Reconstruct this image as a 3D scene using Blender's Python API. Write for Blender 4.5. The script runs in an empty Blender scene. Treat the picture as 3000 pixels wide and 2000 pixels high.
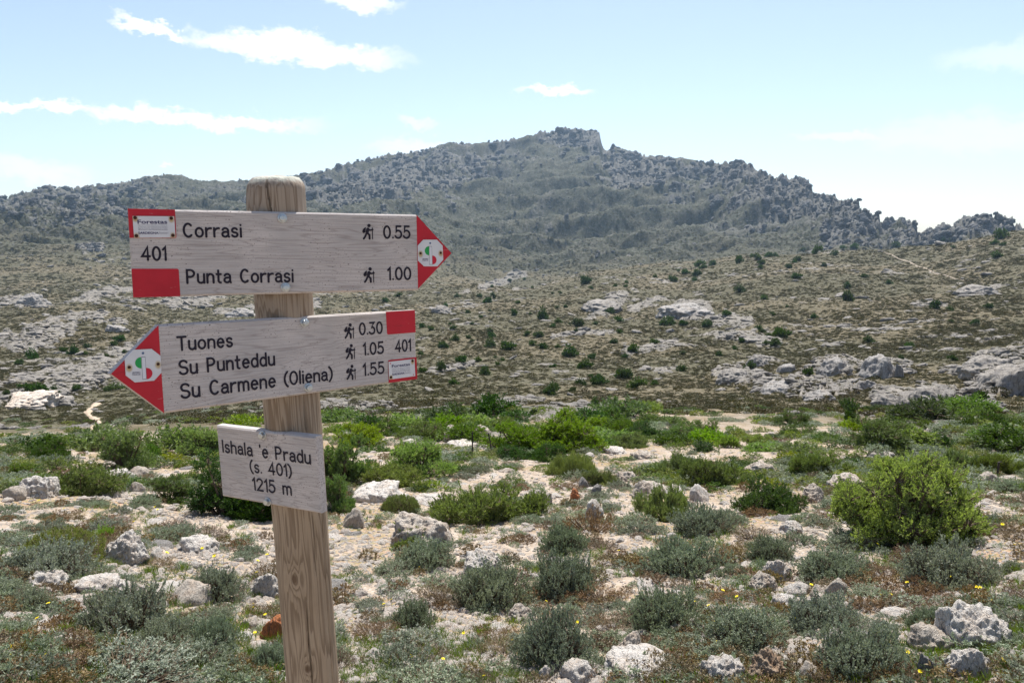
import bpy, math, random
import numpy as np
from mathutils import Matrix, Vector

rng = np.random.default_rng(401)
random.seed(401)
scene = bpy.context.scene
COL = scene.collection

# ------------------------------------------------------------------ camera
F = 3000 * 26 / 36            # focal length in photo pixels (3000 px wide frame)
PITCH = math.radians(8.0)
EYE = 1.65
cam_d = bpy.data.cameras.new('camera')
cam_d.lens = 26.0
cam_d.sensor_width = 36.0
cam_d.clip_start = 0.02
cam_d.clip_end = 20000
cam = bpy.data.objects.new('camera', cam_d)
COL.objects.link(cam)
cam.location = (0, 0, EYE)
cam.rotation_euler = (math.radians(90) - PITCH, 0, 0)
scene.camera = cam

# ------------------------------------------------------------------ sun, sky
SUN_AZ = math.radians(12)     # to the right of straight ahead (north = +Y)
SUN_EL = math.radians(64)
SUN_STRENGTH = 4.9
SKY_STRENGTH = 0.106
EXPOSURE = 0.80
HAZE = 0.00010             # scattering per metre
sun_d = bpy.data.lights.new('sun', 'SUN')
sun_d.energy = SUN_STRENGTH
sun_d.angle = math.radians(0.53)
sun_d.color = (1.0, 0.955, 0.89)
sun = bpy.data.objects.new('sun', sun_d)
COL.objects.link(sun)
to_sun = Vector((math.sin(SUN_AZ) * math.cos(SUN_EL), math.cos(SUN_AZ) * math.cos(SUN_EL), math.sin(SUN_EL)))
sun.rotation_euler = to_sun.to_track_quat('Z', 'Y').to_euler()
sun.location = to_sun * 50

vs = scene.view_settings
vs.view_transform = 'Standard'
vs.look = 'None'
vs.exposure = EXPOSURE
vs.gamma = 1.0
vs.use_curve_mapping = False
scene.display_settings.display_device = 'sRGB'
cy = scene.cycles
cy.use_denoising = True
cy.use_adaptive_sampling = True
cy.adaptive_threshold = 0.012
cy.max_bounces = 6
cy.diffuse_bounces = 3
cy.glossy_bounces = 2
cy.transmission_bounces = 3
cy.transparent_max_bounces = 6
cy.volume_bounces = 0
cy.caustics_reflective = False
cy.caustics_refractive = False
cy.sample_clamp_indirect = 6


class NT:
    """small helper for building node trees"""
    def __init__(self, tree):
        self.t = tree
        tree.nodes.clear()

    def n(self, typ, ins=None, **props):
        nd = self.t.nodes.new(typ)
        for k, v in props.items():
            setattr(nd, k, v)
        for k, v in (ins or {}).items():
            s = nd.inputs[k]
            if isinstance(v, bpy.types.NodeSocket):
                self.t.links.new(v, s)
            else:
                s.default_value = v
        return nd

    def m(self, op, a, b=None, c=None, clamp=False):
        nd = self.t.nodes.new('ShaderNodeMath')
        nd.operation = op
        nd.use_clamp = clamp
        for i, v in enumerate((a, b, c)):
            if v is None:
                continue
            if isinstance(v, bpy.types.NodeSocket):
                self.t.links.new(v, nd.inputs[i])
            else:
                nd.inputs[i].default_value = v
        return nd.outputs[0]

    def ss(self, x, lo, hi, a=0.0, b=1.0):
        nd = self.n('ShaderNodeMapRange', {0: x, 1: lo, 2: hi, 3: a, 4: b}, interpolation_type='SMOOTHSTEP')
        return nd.outputs[0]

    def mix(self, fac, a, b, typ='MIX'):
        nd = self.t.nodes.new('ShaderNodeMix')
        nd.data_type = 'RGBA'
        nd.blend_type = typ
        for i, v in ((0, fac), (6, a), (7, b)):
            if isinstance(v, bpy.types.NodeSocket):
                self.t.links.new(v, nd.inputs[i])
            elif i == 0:
                nd.inputs[0].default_value = v
            else:
                nd.inputs[i].default_value = (*v[:3], 1)
        return nd.outputs[2]

    def noise(self, vec, scale, detail=4, rough=0.55, dist=0.0):
        nd = self.n('ShaderNodeTexNoise', {'Vector': vec, 'Scale': scale, 'Detail': detail, 'Roughness': rough, 'Distortion': dist})
        return nd.outputs[0]

    def vor(self, vec, scale, feature='F1', rand=1.0):
        nd = self.n('ShaderNodeTexVoronoi', {'Vector': vec, 'Scale': scale, 'Randomness': rand}, feature=feature)
        return nd

    def link(self, a, b):
        self.t.links.new(a, b)


def px_dir(x, y):
    """unit direction in the world of a photo pixel"""
    u, v = (x - 1500) / F, (y - 1000) / F
    f = math.cos(PITCH) - v * math.sin(PITCH)
    up = -math.sin(PITCH) - v * math.cos(PITCH)
    return Vector((u, f, up)).normalized()


# world: physical sky plus thin clouds laid out by direction
world = bpy.data.worlds.new('World')
scene.world = world
world.use_nodes = True
W = NT(world.node_tree)
sky = W.n('ShaderNodeTexSky', sky_type='NISHITA')
sky.sun_disc = False
sky.sun_elevation = SUN_EL
sky.sun_rotation = SUN_AZ
sky.altitude = 1200
sky.air_density = 1.0
sky.dust_density = 2.0
sky.ozone_density = 1.0
gen = W.n('ShaderNodeTexCoord').outputs['Generated']
sep = W.n('ShaderNodeSeparateXYZ', {0: gen})
az = W.m('ARCTAN2', sep.outputs[0], sep.outputs[1])
el = W.m('ARCSINE', sep.outputs[2])
warp_v = W.n('ShaderNodeCombineXYZ', {0: az, 1: W.m('MULTIPLY', el, 1.6), 2: 0.0}).outputs[0]
n1 = W.noise(warp_v, 9.0, 6, 0.6)
n2 = W.noise(W.n('ShaderNodeVectorMath', {0: warp_v, 1: (7.3, 2.1, 0)}, operation='ADD').outputs[0], 22.0, 7, 0.66)
n3 = W.noise(warp_v, 70.0, 4, 0.6)
azw = W.m('ADD', az, W.m('MULTIPLY', W.m('SUBTRACT', n1, 0.5), 0.11))
elw = W.m('ADD', W.m('ADD', el, W.m('MULTIPLY', W.m('SUBTRACT', n2, 0.5), 0.055)), W.m('MULTIPLY', W.m('SUBTRACT', n3, 0.5), 0.018))


def az_el(x, y):
    d = px_dir(x, y)
    return math.atan2(d.x, d.y), math.asin(d.z)


# (end a, end b, half thickness in radians, opacity): long thin streaks drifting down to the right
STREAKS = [((390, 62), (560, 118), .008, .9), ((560, 108), (1160, 178), .017, .95), ((700, 120), (960, 128), .015, .85),
           ((-260, 288), (300, 320), .0075, .85), ((200, 318), (920, 375), .0115, .85), ((1520, 262), (1730, 268), .0065, .65),
           ((1190, 348), (1265, 370), .009, .4), ((1110, 428), (1290, 430), .013, .4), ((980, 0), (1130, 14), .011, .75),
           ((-200, 480), (240, 512), .017, .5), ((455, 472), (480, 478), .005, .55), ((2330, 402), (2650, 396), .007, .35),
           ((2600, 400), (3200, 380), .024, .3), ((2830, 170), (3200, 140), .018, .3)]
SKY_EXTRA = []
r_ = random.Random(7)
for _ in range(9):                                  # the same thin clouds go on round the rest of the sky
    a0 = r_.uniform(0.95, 5.3)
    e0 = r_.uniform(.12, .8)
    ln = r_.uniform(.1, .32)
    SKY_EXTRA.append(((a0 if a0 < math.pi else a0 - 2 * math.pi, e0), ((a0 if a0 < math.pi else a0 - 2 * math.pi) + ln, e0 - ln * .13), r_.uniform(.012, .03), .8))
cloud = None
for (p, q, th, op) in [(az_el(*a), az_el(*b), t, o) for a, b, t, o in STREAKS] + SKY_EXTRA:
    dx, dy = q[0] - p[0], q[1] - p[1]
    L = math.hypot(dx, dy)
    ux, uy = dx / L, dy / L
    cx_, cy_ = (p[0] + q[0]) / 2, (p[1] + q[1]) / 2
    ax = W.m('SUBTRACT', azw, cx_)
    ey = W.m('SUBTRACT', elw, cy_)
    along = W.m('DIVIDE', W.m('ADD', W.m('MULTIPLY', ax, ux), W.m('MULTIPLY', ey, uy)), L / 2 + th)
    across = W.m('DIVIDE', W.m('SUBTRACT', W.m('MULTIPLY', ey, ux), W.m('MULTIPLY', ax, uy)), th)
    d2 = W.m('ADD', W.m('POWER', W.m('ABSOLUTE', along), 2.0), W.m('MULTIPLY', across, across))
    a_ = W.ss(d2, 1.45, 0.05, 0.0, op)
    cloud = a_ if cloud is None else W.m('MAXIMUM', cloud, a_)
cloud = W.m('MULTIPLY', cloud, W.ss(n2, 0.25, 0.5, 0.55, 1.0), clamp=True)
CLOUD_RAD = 7.2
sky_soft = W.n('ShaderNodeHueSaturation', {'Saturation': 0.86, 'Color': sky.outputs[0]}).outputs[0]     # whole sky paled evenly by lowering its colour saturation
sky_col = W.mix(cloud, sky_soft, (CLOUD_RAD, CLOUD_RAD * .99, CLOUD_RAD * 1.0))
bg = W.n('ShaderNodeBackground', {'Color': sky_col, 'Strength': SKY_STRENGTH})
world.cycles.sampling_method = 'MANUAL'
world.cycles.sample_map_resolution = 256
wo = W.n('ShaderNodeOutputWorld')
W.link(bg.outputs[0], wo.inputs[0])


# ------------------------------------------------------------------ helpers
def mesh_np(name, verts, faces, mats=(), smooth=False, attrs=None, mat_idx=None):
    """verts (n,3); faces: list of (m,k) int arrays"""
    me = bpy.data.meshes.new(name)
    verts = np.ascontiguousarray(verts, dtype=np.float32)
    if isinstance(faces, np.ndarray):
        faces = [faces]
    faces = [np.asarray(f) for f in faces if len(f)]
    me.vertices.add(len(verts))
    me.vertices.foreach_set('co', verts.ravel())
    tot = sum(f.size for f in faces)
    npoly = sum(len(f) for f in faces)
    me.loops.add(tot)
    me.polygons.add(npoly)
    me.loops.foreach_set('vertex_index', np.concatenate([f.ravel() for f in faces]).astype(np.int32))
    sizes = np.concatenate([np.full(len(f), f.shape[1]) for f in faces])
    me.polygons.foreach_set('loop_start', np.concatenate([[0], np.cumsum(sizes)[:-1]]).astype(np.int32))
    me.polygons.foreach_set('use_smooth', np.full(npoly, smooth))
    for m in mats:
        me.materials.append(m)
    if mat_idx is not None:
        me.polygons.foreach_set('material_index', np.asarray(mat_idx, dtype=np.int32))
    for k, v in (attrs or {}).items():
        v = np.asarray(v, dtype=np.float32)
        if v.ndim == 1:
            a = me.attributes.new(k, 'FLOAT', 'POINT')
            a.data.foreach_set('value', v)
        elif v.shape[1] == 4:
            a = me.attributes.new(k, 'FLOAT_COLOR', 'POINT')
            a.data.foreach_set('color', v.ravel())
        else:
            a = me.attributes.new(k, 'FLOAT_VECTOR', 'POINT')
            a.data.foreach_set('vector', v.ravel())
    me.update(calc_edges=True)
    return me


def add(name, mesh, parent=None, loc=None, label=None, cat=None, group=None, kind=None):
    o = bpy.data.objects.new(name, mesh)
    COL.objects.link(o)
    if parent is not None:
        o.parent = parent
    if loc is not None:
        o.location = loc
    if label:
        o['label'] = label
    if cat:
        o['category'] = cat
    if group:
        o['group'] = group
    if kind:
        o['kind'] = kind
    return o


_U = np.uint32


def _h(ix, iy, iz, s):
    h = (ix.astype(np.int64) * 374761393 + iy.astype(np.int64) * 668265263 + iz.astype(np.int64) * 2147483647 + s * 974634541) & 0xFFFFFFFF
    h = ((h ^ (h >> 13)) * 1274126177) & 0xFFFFFFFF
    return (h ^ (h >> 16)) & 0xFFFFFFFF


def perlin2(x, y, s=0):
    xi, yi = np.floor(x), np.floor(y)
    xf, yf = x - xi, y - yi
    xi, yi = xi.astype(np.int64), yi.astype(np.int64)
    z0 = np.zeros_like(xi)
    u, v = xf * xf * xf * (xf * (xf * 6 - 15) + 10), yf * yf * yf * (yf * (yf * 6 - 15) + 10)

    def g(dx, dy):
        a = _h(xi + dx, yi + dy, z0, s) * (2 * math.pi / 4294967296.0)
        return np.cos(a) * (xf - dx) + np.sin(a) * (yf - dy)
    a, b, c, d = g(0, 0), g(1, 0), g(0, 1), g(1, 1)
    return ((a + u * (b - a)) * (1 - v) + (c + u * (d - c)) * v) * 1.4


def fbm2(x, y, octv=4, s=0, gain=.5):
    t, a = 0, 1.0
    for i in range(octv):
        t = t + a * perlin2(x * 2 ** i + i * 17.3, y * 2 ** i - i * 9.1, s + i)
        a *= gain
    return t


def ridge2(x, y, octv=4, s=0, gain=.5):
    t, a, n = 0, 1.0, 0
    for i in range(octv):
        t = t + a * (1 - 2 * np.abs(perlin2(x * 2.1 ** i + i * 7.7, y * 2.1 ** i + i * 3.3, s + i)))
        n += a
        a *= gain
    return t / n


def perlin3(p, s=0):
    pi = np.floor(p)
    pf = p - pi
    pi = pi.astype(np.int64)
    w = pf * pf * (3 - 2 * pf)
    out = 0
    for dx in (0, 1):
        for dy in (0, 1):
            for dz in (0, 1):
                h = _h(pi[:, 0] + dx, pi[:, 1] + dy, pi[:, 2] + dz, s)
                a = (h & 0xFFFF) * (2 * math.pi / 65536)
                cz = ((h >> 16) & 0xFFFF) / 32767.5 - 1
                sz = np.sqrt(np.maximum(0, 1 - cz * cz))
                g = sz * np.cos(a) * (pf[:, 0] - dx) + sz * np.sin(a) * (pf[:, 1] - dy) + cz * (pf[:, 2] - dz)
                wx = w[:, 0] if dx else 1 - w[:, 0]
                wy = w[:, 1] if dy else 1 - w[:, 1]
                wz = w[:, 2] if dz else 1 - w[:, 2]
                out = out + g * wx * wy * wz
    return out * 1.3


def fbm3(p, octv=4, s=0, gain=.5):
    t, a = 0, 1.0
    for i in range(octv):
        t = t + a * perlin3(p * 2 ** i + i * 11.7, s + i)
        a *= gain
    return t


def sstep(x, a, b):
    t = np.clip((x - a) / (b - a), 0, 1)
    return t * t * (3 - 2 * t)


# ------------------------------------------------------------------ materials
def new_mat(name):
    m = bpy.data.materials.new(name)
    m.use_nodes = True
    return m, NT(m.node_tree)


def finish(T, shader, disp=None):
    o = T.n('ShaderNodeOutputMaterial')
    T.link(shader, o.inputs[0])


def principled(T, col, rough=.8, bump=None, bump_s=.3, bump_d=.01, spec=.3, metal=0.0):
    ins = {'Base Color': col if isinstance(col, bpy.types.NodeSocket) else (*col[:3], 1), 'Roughness': rough, 'Specular IOR Level': spec, 'Metallic': metal}
    if bump is not None:
        b = T.n('ShaderNodeBump', {'Height': bump, 'Strength': bump_s, 'Distance': bump_d})
        ins['Normal'] = b.outputs[0]
    return T.n('ShaderNodeBsdfPrincipled', ins).outputs[0]


def obj_co(T):
    return T.n('ShaderNodeTexCoord').outputs['Object']


def rock_material(name, base=(.52, .465, .40), tint=(.47, .375, .29), dark=(.10, .10, .105), sc=1.0, dark_amt=.5):
    m, T = new_mat(name)
    co = obj_co(T)
    rnd = T.n('ShaderNodeObjectInfo').outputs['Random']
    off = T.n('ShaderNodeCombineXYZ', {0: T.m('MULTIPLY', rnd, 31.0), 1: T.m('MULTIPLY', rnd, 17.0), 2: T.m('MULTIPLY', rnd, 7.0)}).outputs[0]
    v = T.n('ShaderNodeVectorMath', {0: co, 1: off}, operation='ADD').outputs[0]
    a = T.noise(v, 2.2 * sc, 6, .62)
    b = T.noise(v, 7 * sc, 6, .7)
    c = T.noise(v, 22 * sc, 5, .7)
    col = T.mix(T.ss(a, .42, .62), base, tint)
    col = T.mix(T.ss(c, .35, .7, 0, .55), col, tuple(min(.68, x * 1.28) for x in base))
    lich = T.m('MULTIPLY', T.ss(b, .50, .60), T.ss(c, .36, .52))
    col = T.mix(T.m('MULTIPLY', lich, dark_amt), col, dark)
    crack = T.vor(T.n('ShaderNodeVectorMath', {0: v, 1: T.n('ShaderNodeTexNoise', {'Vector': v, 'Scale': 3.0}).outputs[1]}, operation='ADD').outputs[0], 2.6 * sc, 'DISTANCE_TO_EDGE').outputs[0]
    cr = T.ss(crack, 0.0, .035, 1, 0)
    col = T.mix(T.m('MULTIPLY', cr, .6), col, (.11, .095, .08))
    hgt = T.m('SUBTRACT', T.m('ADD', T.m('MULTIPLY', b, .8), T.m('MULTIPLY', c, .5)), T.m('MULTIPLY', cr, .4))
    finish(T, principled(T, col, .92, hgt, .7, .12, .15))
    return m


def leaf_material(name, c1, c2, c3, trans=.35, tcol=None, rough=.55):
    m, T = new_mat(name)
    at = T.n('ShaderNodeAttribute', attribute_name='var').outputs['Fac']
    rnd = T.n('ShaderNodeObjectInfo').outputs['Random']
    col = T.mix(T.ss(at, .0, .6), c1, c2)
    col = T.mix(T.ss(at, .72, 1.0), col, c3)
    hsv = T.n('ShaderNodeHueSaturation', {'Hue': T.m('ADD', .475, T.m('MULTIPLY', rnd, .045)), 'Saturation': T.m('ADD', .8, T.m('MULTIPLY', T.m('FRACT', T.m('MULTIPLY', rnd, 7.3)), .55)),
                                          'Value': T.m('ADD', .8, T.m('MULTIPLY', T.m('FRACT', T.m('MULTIPLY', rnd, 13.7)), .4)), 'Color': col})
    p = principled(T, hsv.outputs[0], rough, spec=.25)
    tr = T.n('ShaderNodeBsdfTranslucent', {'Color': T.mix(1.0, hsv.outputs[0], tcol or (1.05, 1.25, .5), 'MULTIPLY')})
    mx = T.n('ShaderNodeMixShader', {0: trans})
    T.link(p, mx.inputs[1])
    T.link(tr.outputs[0], mx.inputs[2])
    finish(T, mx.outputs[0])
    return m


def plain(name, col, rough=.7, metal=0.0, spec=.3, bump_scale=None):
    m, T = new_mat(name)
    if bump_scale:
        co = obj_co(T)
        nz = T.noise(co, bump_scale, 4, .6)
        c = T.mix(T.ss(nz, .3, .7), tuple(x * .82 for x in col), col)
        finish(T, principled(T, c, rough, nz, .2, .002, spec, metal))
    else:
        finish(T, principled(T, col, rough, spec=spec, metal=metal))
    return m


M = {}
M['rock'] = rock_material('limestone')
M['rock_white'] = rock_material('pale_limestone', base=(.64, .585, .52), tint=(.57, .475, .385), dark_amt=.3)
M['pebble'] = rock_material('pinkish_gravel', base=(.64, .56, .49), tint=(.56, .43, .335), dark_amt=.2)
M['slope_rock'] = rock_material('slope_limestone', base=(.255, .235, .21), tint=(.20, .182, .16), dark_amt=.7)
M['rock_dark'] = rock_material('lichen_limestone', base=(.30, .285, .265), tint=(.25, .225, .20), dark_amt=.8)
M['rock_tan'] = rock_material('tan_stone', base=(.42, .32, .23), tint=(.36, .23, .14), dark_amt=.5)
M['rock_orange'] = rock_material('orange_stone', base=(.50, .20, .085), tint=(.38, .14, .06), dark_amt=.5)
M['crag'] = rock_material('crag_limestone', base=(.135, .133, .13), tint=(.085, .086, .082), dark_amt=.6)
M['grey_leaf'] = leaf_material('grey_shrub_leaf', (.155, .178, .125), (.26, .29, .215), (.385, .41, .31), .32, (1.0, 1.08, .8))
M['brown_leaf'] = leaf_material('dry_shrub_leaf', (.125, .09, .052), (.205, .155, .092), (.31, .25, .155), .25, (1.1, 1.0, .7))
M['green_leaf'] = leaf_material('juniper_leaf', (.07, .105, .034), (.125, .17, .055), (.20, .24, .085), .4)
M['bright_leaf'] = leaf_material('bright_juniper_leaf', (.115, .165, .04), (.195, .26, .068), (.295, .35, .10), .45)
M['lone_leaf'] = leaf_material('lone_juniper_leaf', (.17, .24, .05), (.28, .365, .085), (.39, .46, .125), .5)
M['deep_leaf'] = leaf_material('dark_juniper_leaf', (.035, .062, .02), (.068, .105, .034), (.115, .16, .05), .33)
M['mat_leaf'] = leaf_material('green_mat_leaf', (.10, .125, .045), (.165, .195, .075), (.24, .265, .12), .38)
M['moss_leaf'] = leaf_material('moss_mat_leaf', (.12, .14, .035), (.20, .22, .06), (.28, .295, .10), .35)
M['far_leaf'] = leaf_material('hillside_bush_leaf', (.035, .06, .018), (.06, .095, .03), (.10, .14, .045), .3)
M['scrub_leaf'] = leaf_material('low_scrub_leaf', (.05, .052, .024), (.088, .084, .04), (.16, .14, .078), .22, (1.1, 1.0, .6))
M['stem'] = plain('woody_stem', (.13, .095, .065), .9)
M['grass'] = leaf_material('grass_blade', (.09, .14, .03), (.17, .20, .06), (.34, .29, .14), .35)
M['flower'] = plain('yellow_petal', (.85, .70, .02), .6)

# ------------------------------------------------------------------ terrain: one polar sheet round the camera
def tan_el(azim, y):
    """tangent of elevation (per metre of horizontal distance) seen at photo row y in direction azim"""
    v = (y - 1000) / F
    fwd = math.cos(PITCH) - v * math.sin(PITCH)
    up = -math.sin(PITCH) - v * math.cos(PITCH)
    return up / fwd * np.cos(azim)


def col_az(x):
    return math.atan((x - 1500) / F / math.cos(PITCH))


NEAR = [(2.8, 2000), (3.7, 1800), (5.2, 1600), (7.8, 1450), (11, 1350), (15, 1283)]
COLS = {
    -700: [(22, 1278), (60, 1240), (110, 1150), (200, 1000), (330, 905), (450, 860), (900, 720), (1200, 650), (1450, 625)],
    0: [(22, 1270), (60, 1235), (110, 1140), (200, 1000), (330, 905), (450, 850), (900, 700), (1200, 630), (1450, 594)],
    300: [(22, 1258), (60, 1222), (110, 1130), (200, 1000), (330, 900), (450, 850), (900, 690), (1200, 600), (1500, 535)],
    700: [(21, 1245), (40, 1205), (60, 1175), (110, 1100), (200, 990), (330, 890), (450, 840), (900, 680), (1200, 590), (1500, 530)],
    1100: [(20, 1235), (34, 1200), (60, 1155), (100, 1085), (180, 980), (290, 890), (430, 830), (600, 780), (900, 680), (1200, 590), (1450, 500), (1600, 450)],
    1500: [(20, 1230), (34, 1195), (60, 1150), (90, 1100), (160, 1000), (260, 900), (400, 846), (560, 856), (760, 815), (900, 745), (1150, 620), (1450, 500), (1700, 405)],
    1750: [(20, 1230), (34, 1195), (60, 1150), (90, 1100), (150, 1000), (240, 900), (360, 830), (500, 795), (660, 818), (850, 772), (980, 690), (1200, 570), (1500, 455), (1740, 385)],
    2000: [(20, 1230), (34, 1195), (60, 1150), (88, 1100), (145, 1000), (230, 900), (350, 820), (500, 768), (680, 798), (880, 750), (1020, 665), (1250, 555), (1450, 475)],
    2300: [(20, 1235), (36, 1198), (60, 1150), (86, 1100), (140, 1000), (220, 900), (340, 805), (500, 742), (680, 782), (880, 725), (1020, 640), (1150, 560)],
    2600: [(20, 1240), (36, 1200), (60, 1150), (84, 1100), (138, 1000), (215, 900), (340, 800), (480, 727), (650, 775), (820, 715), (950, 655)],
    2800: [(20, 1240), (36, 1200), (60, 1150), (84, 1100), (136, 1000), (210, 900), (330, 790), (460, 712), (650, 765), (820, 700), (900, 650)],
    3000: [(20, 1240), (36, 1200), (60, 1150), (84, 1100), (134, 1000), (205, 900), (320, 770), (440, 680), (650, 740), (800, 700), (900, 678)],
    3700: [(20, 1240), (36, 1200), (60, 1150), (84, 1100), (134, 1000), (205, 890), (320, 740), (430, 640), (600, 690), (900, 680)],
}
SKYLINE = [(-600, 640), (0, 595), (77, 570), (153, 551), (191, 546), (242, 551), (306, 542), (383, 536), (446, 520), (523, 509), (561, 515), (612, 528), (676, 531),
           (740, 528), (893, 513), (969, 499), (1020, 481), (1084, 467), (1148, 453), (1199, 448), (1256, 440), (1276, 430), (1327, 416), (1378, 421), (1441, 415),
           (1505, 408), (1543, 398), (1582, 386), (1620, 383), (1645, 374), (1696, 379), (1746, 387), (1751, 412), (1758, 436), (1779, 440), (1798, 431), (1837, 443),
           (1862, 453), (1913, 459), (1977, 462), (2041, 473), (2105, 476), (2168, 474), (2187, 491), (2219, 513), (2270, 520), (2334, 522), (2353, 541), (2360, 571),
           (2411, 574), (2443, 584), (2487, 589), (2500, 612), (2532, 625), (2551, 634), (2560, 657), (2577, 660), (2602, 640), (2628, 642), (2658, 648), (2664, 676),
           (2669, 690), (2691, 679), (2717, 664), (2768, 663), (2781, 645), (2819, 632), (2870, 628), (2908, 634), (2934, 638), (2938, 657), (2972, 670), (3000, 674), (3600, 690)]


def pchip(xk, yk, x):
    """monotone cubic; yk may be (n,) or (n,m) and x (k,)"""
    xk = np.asarray(xk, float)
    yk = np.asarray(yk, float)
    if yk.ndim == 1:
        yk = yk[:, None]
    h = np.diff(xk)[:, None]
    d = np.diff(yk, axis=0) / h
    m = np.zeros_like(yk)
    m[0], m[-1] = d[0], d[-1]
    a, b = d[:-1], d[1:]
    w1, w2 = 2 * h[1:] + h[:-1], h[1:] + 2 * h[:-1]
    with np.errstate(divide='ignore', invalid='ignore'):
        hm = (w1 + w2) / (w1 / a + w2 / b)
    m[1:-1] = np.where(a * b > 0, hm, 0)
    x = np.clip(x, xk[0], xk[-1])
    i = np.clip(np.searchsorted(xk, x) - 1, 0, len(xk) - 2)
    t = ((x - xk[i]) / h[i, 0])[:, None]
    hh = h[i]
    return (2 * t ** 3 - 3 * t ** 2 + 1) * yk[i] + (t ** 3 - 2 * t ** 2 + t) * hh * m[i] + (-2 * t ** 3 + 3 * t ** 2) * yk[i + 1] + (t ** 3 - t ** 2) * hh * m[i + 1]


R_MAX = 2500.0
DG = np.concatenate([np.geomspace(.35, 20, 140)[:-1], np.geomspace(20, 600, 270)[:-1], np.geomspace(600, 1900, 235)[:-1], np.linspace(1900, R_MAX, 8)])
core = np.linspace(math.radians(-39.5), math.radians(39.5), 960)
side = np.radians(np.concatenate([np.linspace(40.2, 60, 34), np.linspace(63, 179.9, 40)]))
AZ = np.concatenate([-side[::-1], core, side])
NA, ND = len(AZ), len(DG)

prof = []
xs = sorted(COLS)
for x in xs:
    a = col_az(x)
    pts = [(0.0, 0.0)] + [(d, EYE + d * tan_el(a, y)) for d, y in NEAR + COLS[x]]
    dl, zl = pts[-1]
    pts += [(dl * 1.06, zl - dl * .012), (min(R_MAX - 5, dl * 1.35), zl - 70), (R_MAX + 1, zl - 160)]
    prof.append(pchip([p[0] for p in pts], [p[1] for p in pts], DG)[:, 0])
prof = np.array(prof)
azc = np.array([col_az(x) for x in xs])
Z = pchip(azc, prof, AZ)                                   # (NA, ND)
back = sstep(np.abs(AZ), math.radians(50), math.radians(85))[:, None]
Z = Z * (1 - back) + (.025 * np.minimum(DG, 400))[None, :] * back
D2, A2 = np.broadcast_to(DG[None, :], Z.shape), np.broadcast_to(AZ[:, None], Z.shape)
X2, Y2 = D2 * np.sin(A2), D2 * np.cos(A2)

sky_px = np.array(SKYLINE, float)
sky_az = np.array([col_az(x) for x in sky_px[:, 0]])
sky_t = np.array([tan_el(a, y) for a, y in zip(sky_az, sky_px[:, 1])])
TARGET = np.interp(AZ, sky_az, sky_t)
far_cols = DG > 700
D_PEAK = np.interp(AZ, azc, [COLS[x][-1][0] for x in xs])


def fit_skyline(Z, smooth):
    """lift or lower the far slopes smoothly so the crest follows the photographed crest"""
    t = (Z - EYE) / DG[None, :]
    cur = t[:, far_cols].max(axis=1)
    diff = (TARGET - cur) * (1 - back[:, 0])
    if smooth:
        k = np.exp(-.5 * (np.arange(-3 * smooth, 3 * smooth + 1) / smooth) ** 2)
        k /= k.sum()
        diff = np.convolve(np.pad(diff, 3 * smooth, mode='edge'), k, 'valid')
    w = sstep(D2, np.broadcast_to((D_PEAK * .66)[:, None], D2.shape), np.broadcast_to((D_PEAK * .98)[:, None], D2.shape))
    return Z + diff[:, None] * D2 * w


Z = fit_skyline(Z, 0)


def project(X, Y, Zz):
    dz = Zz - EYE
    c, s = math.cos(PITCH), math.sin(PITCH)
    depth = np.maximum(Y * c - dz * s, 1e-3)
    down = -Y * s - dz * c
    return 1500 + F * X / depth, 1000 + F * down / depth, depth


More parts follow.
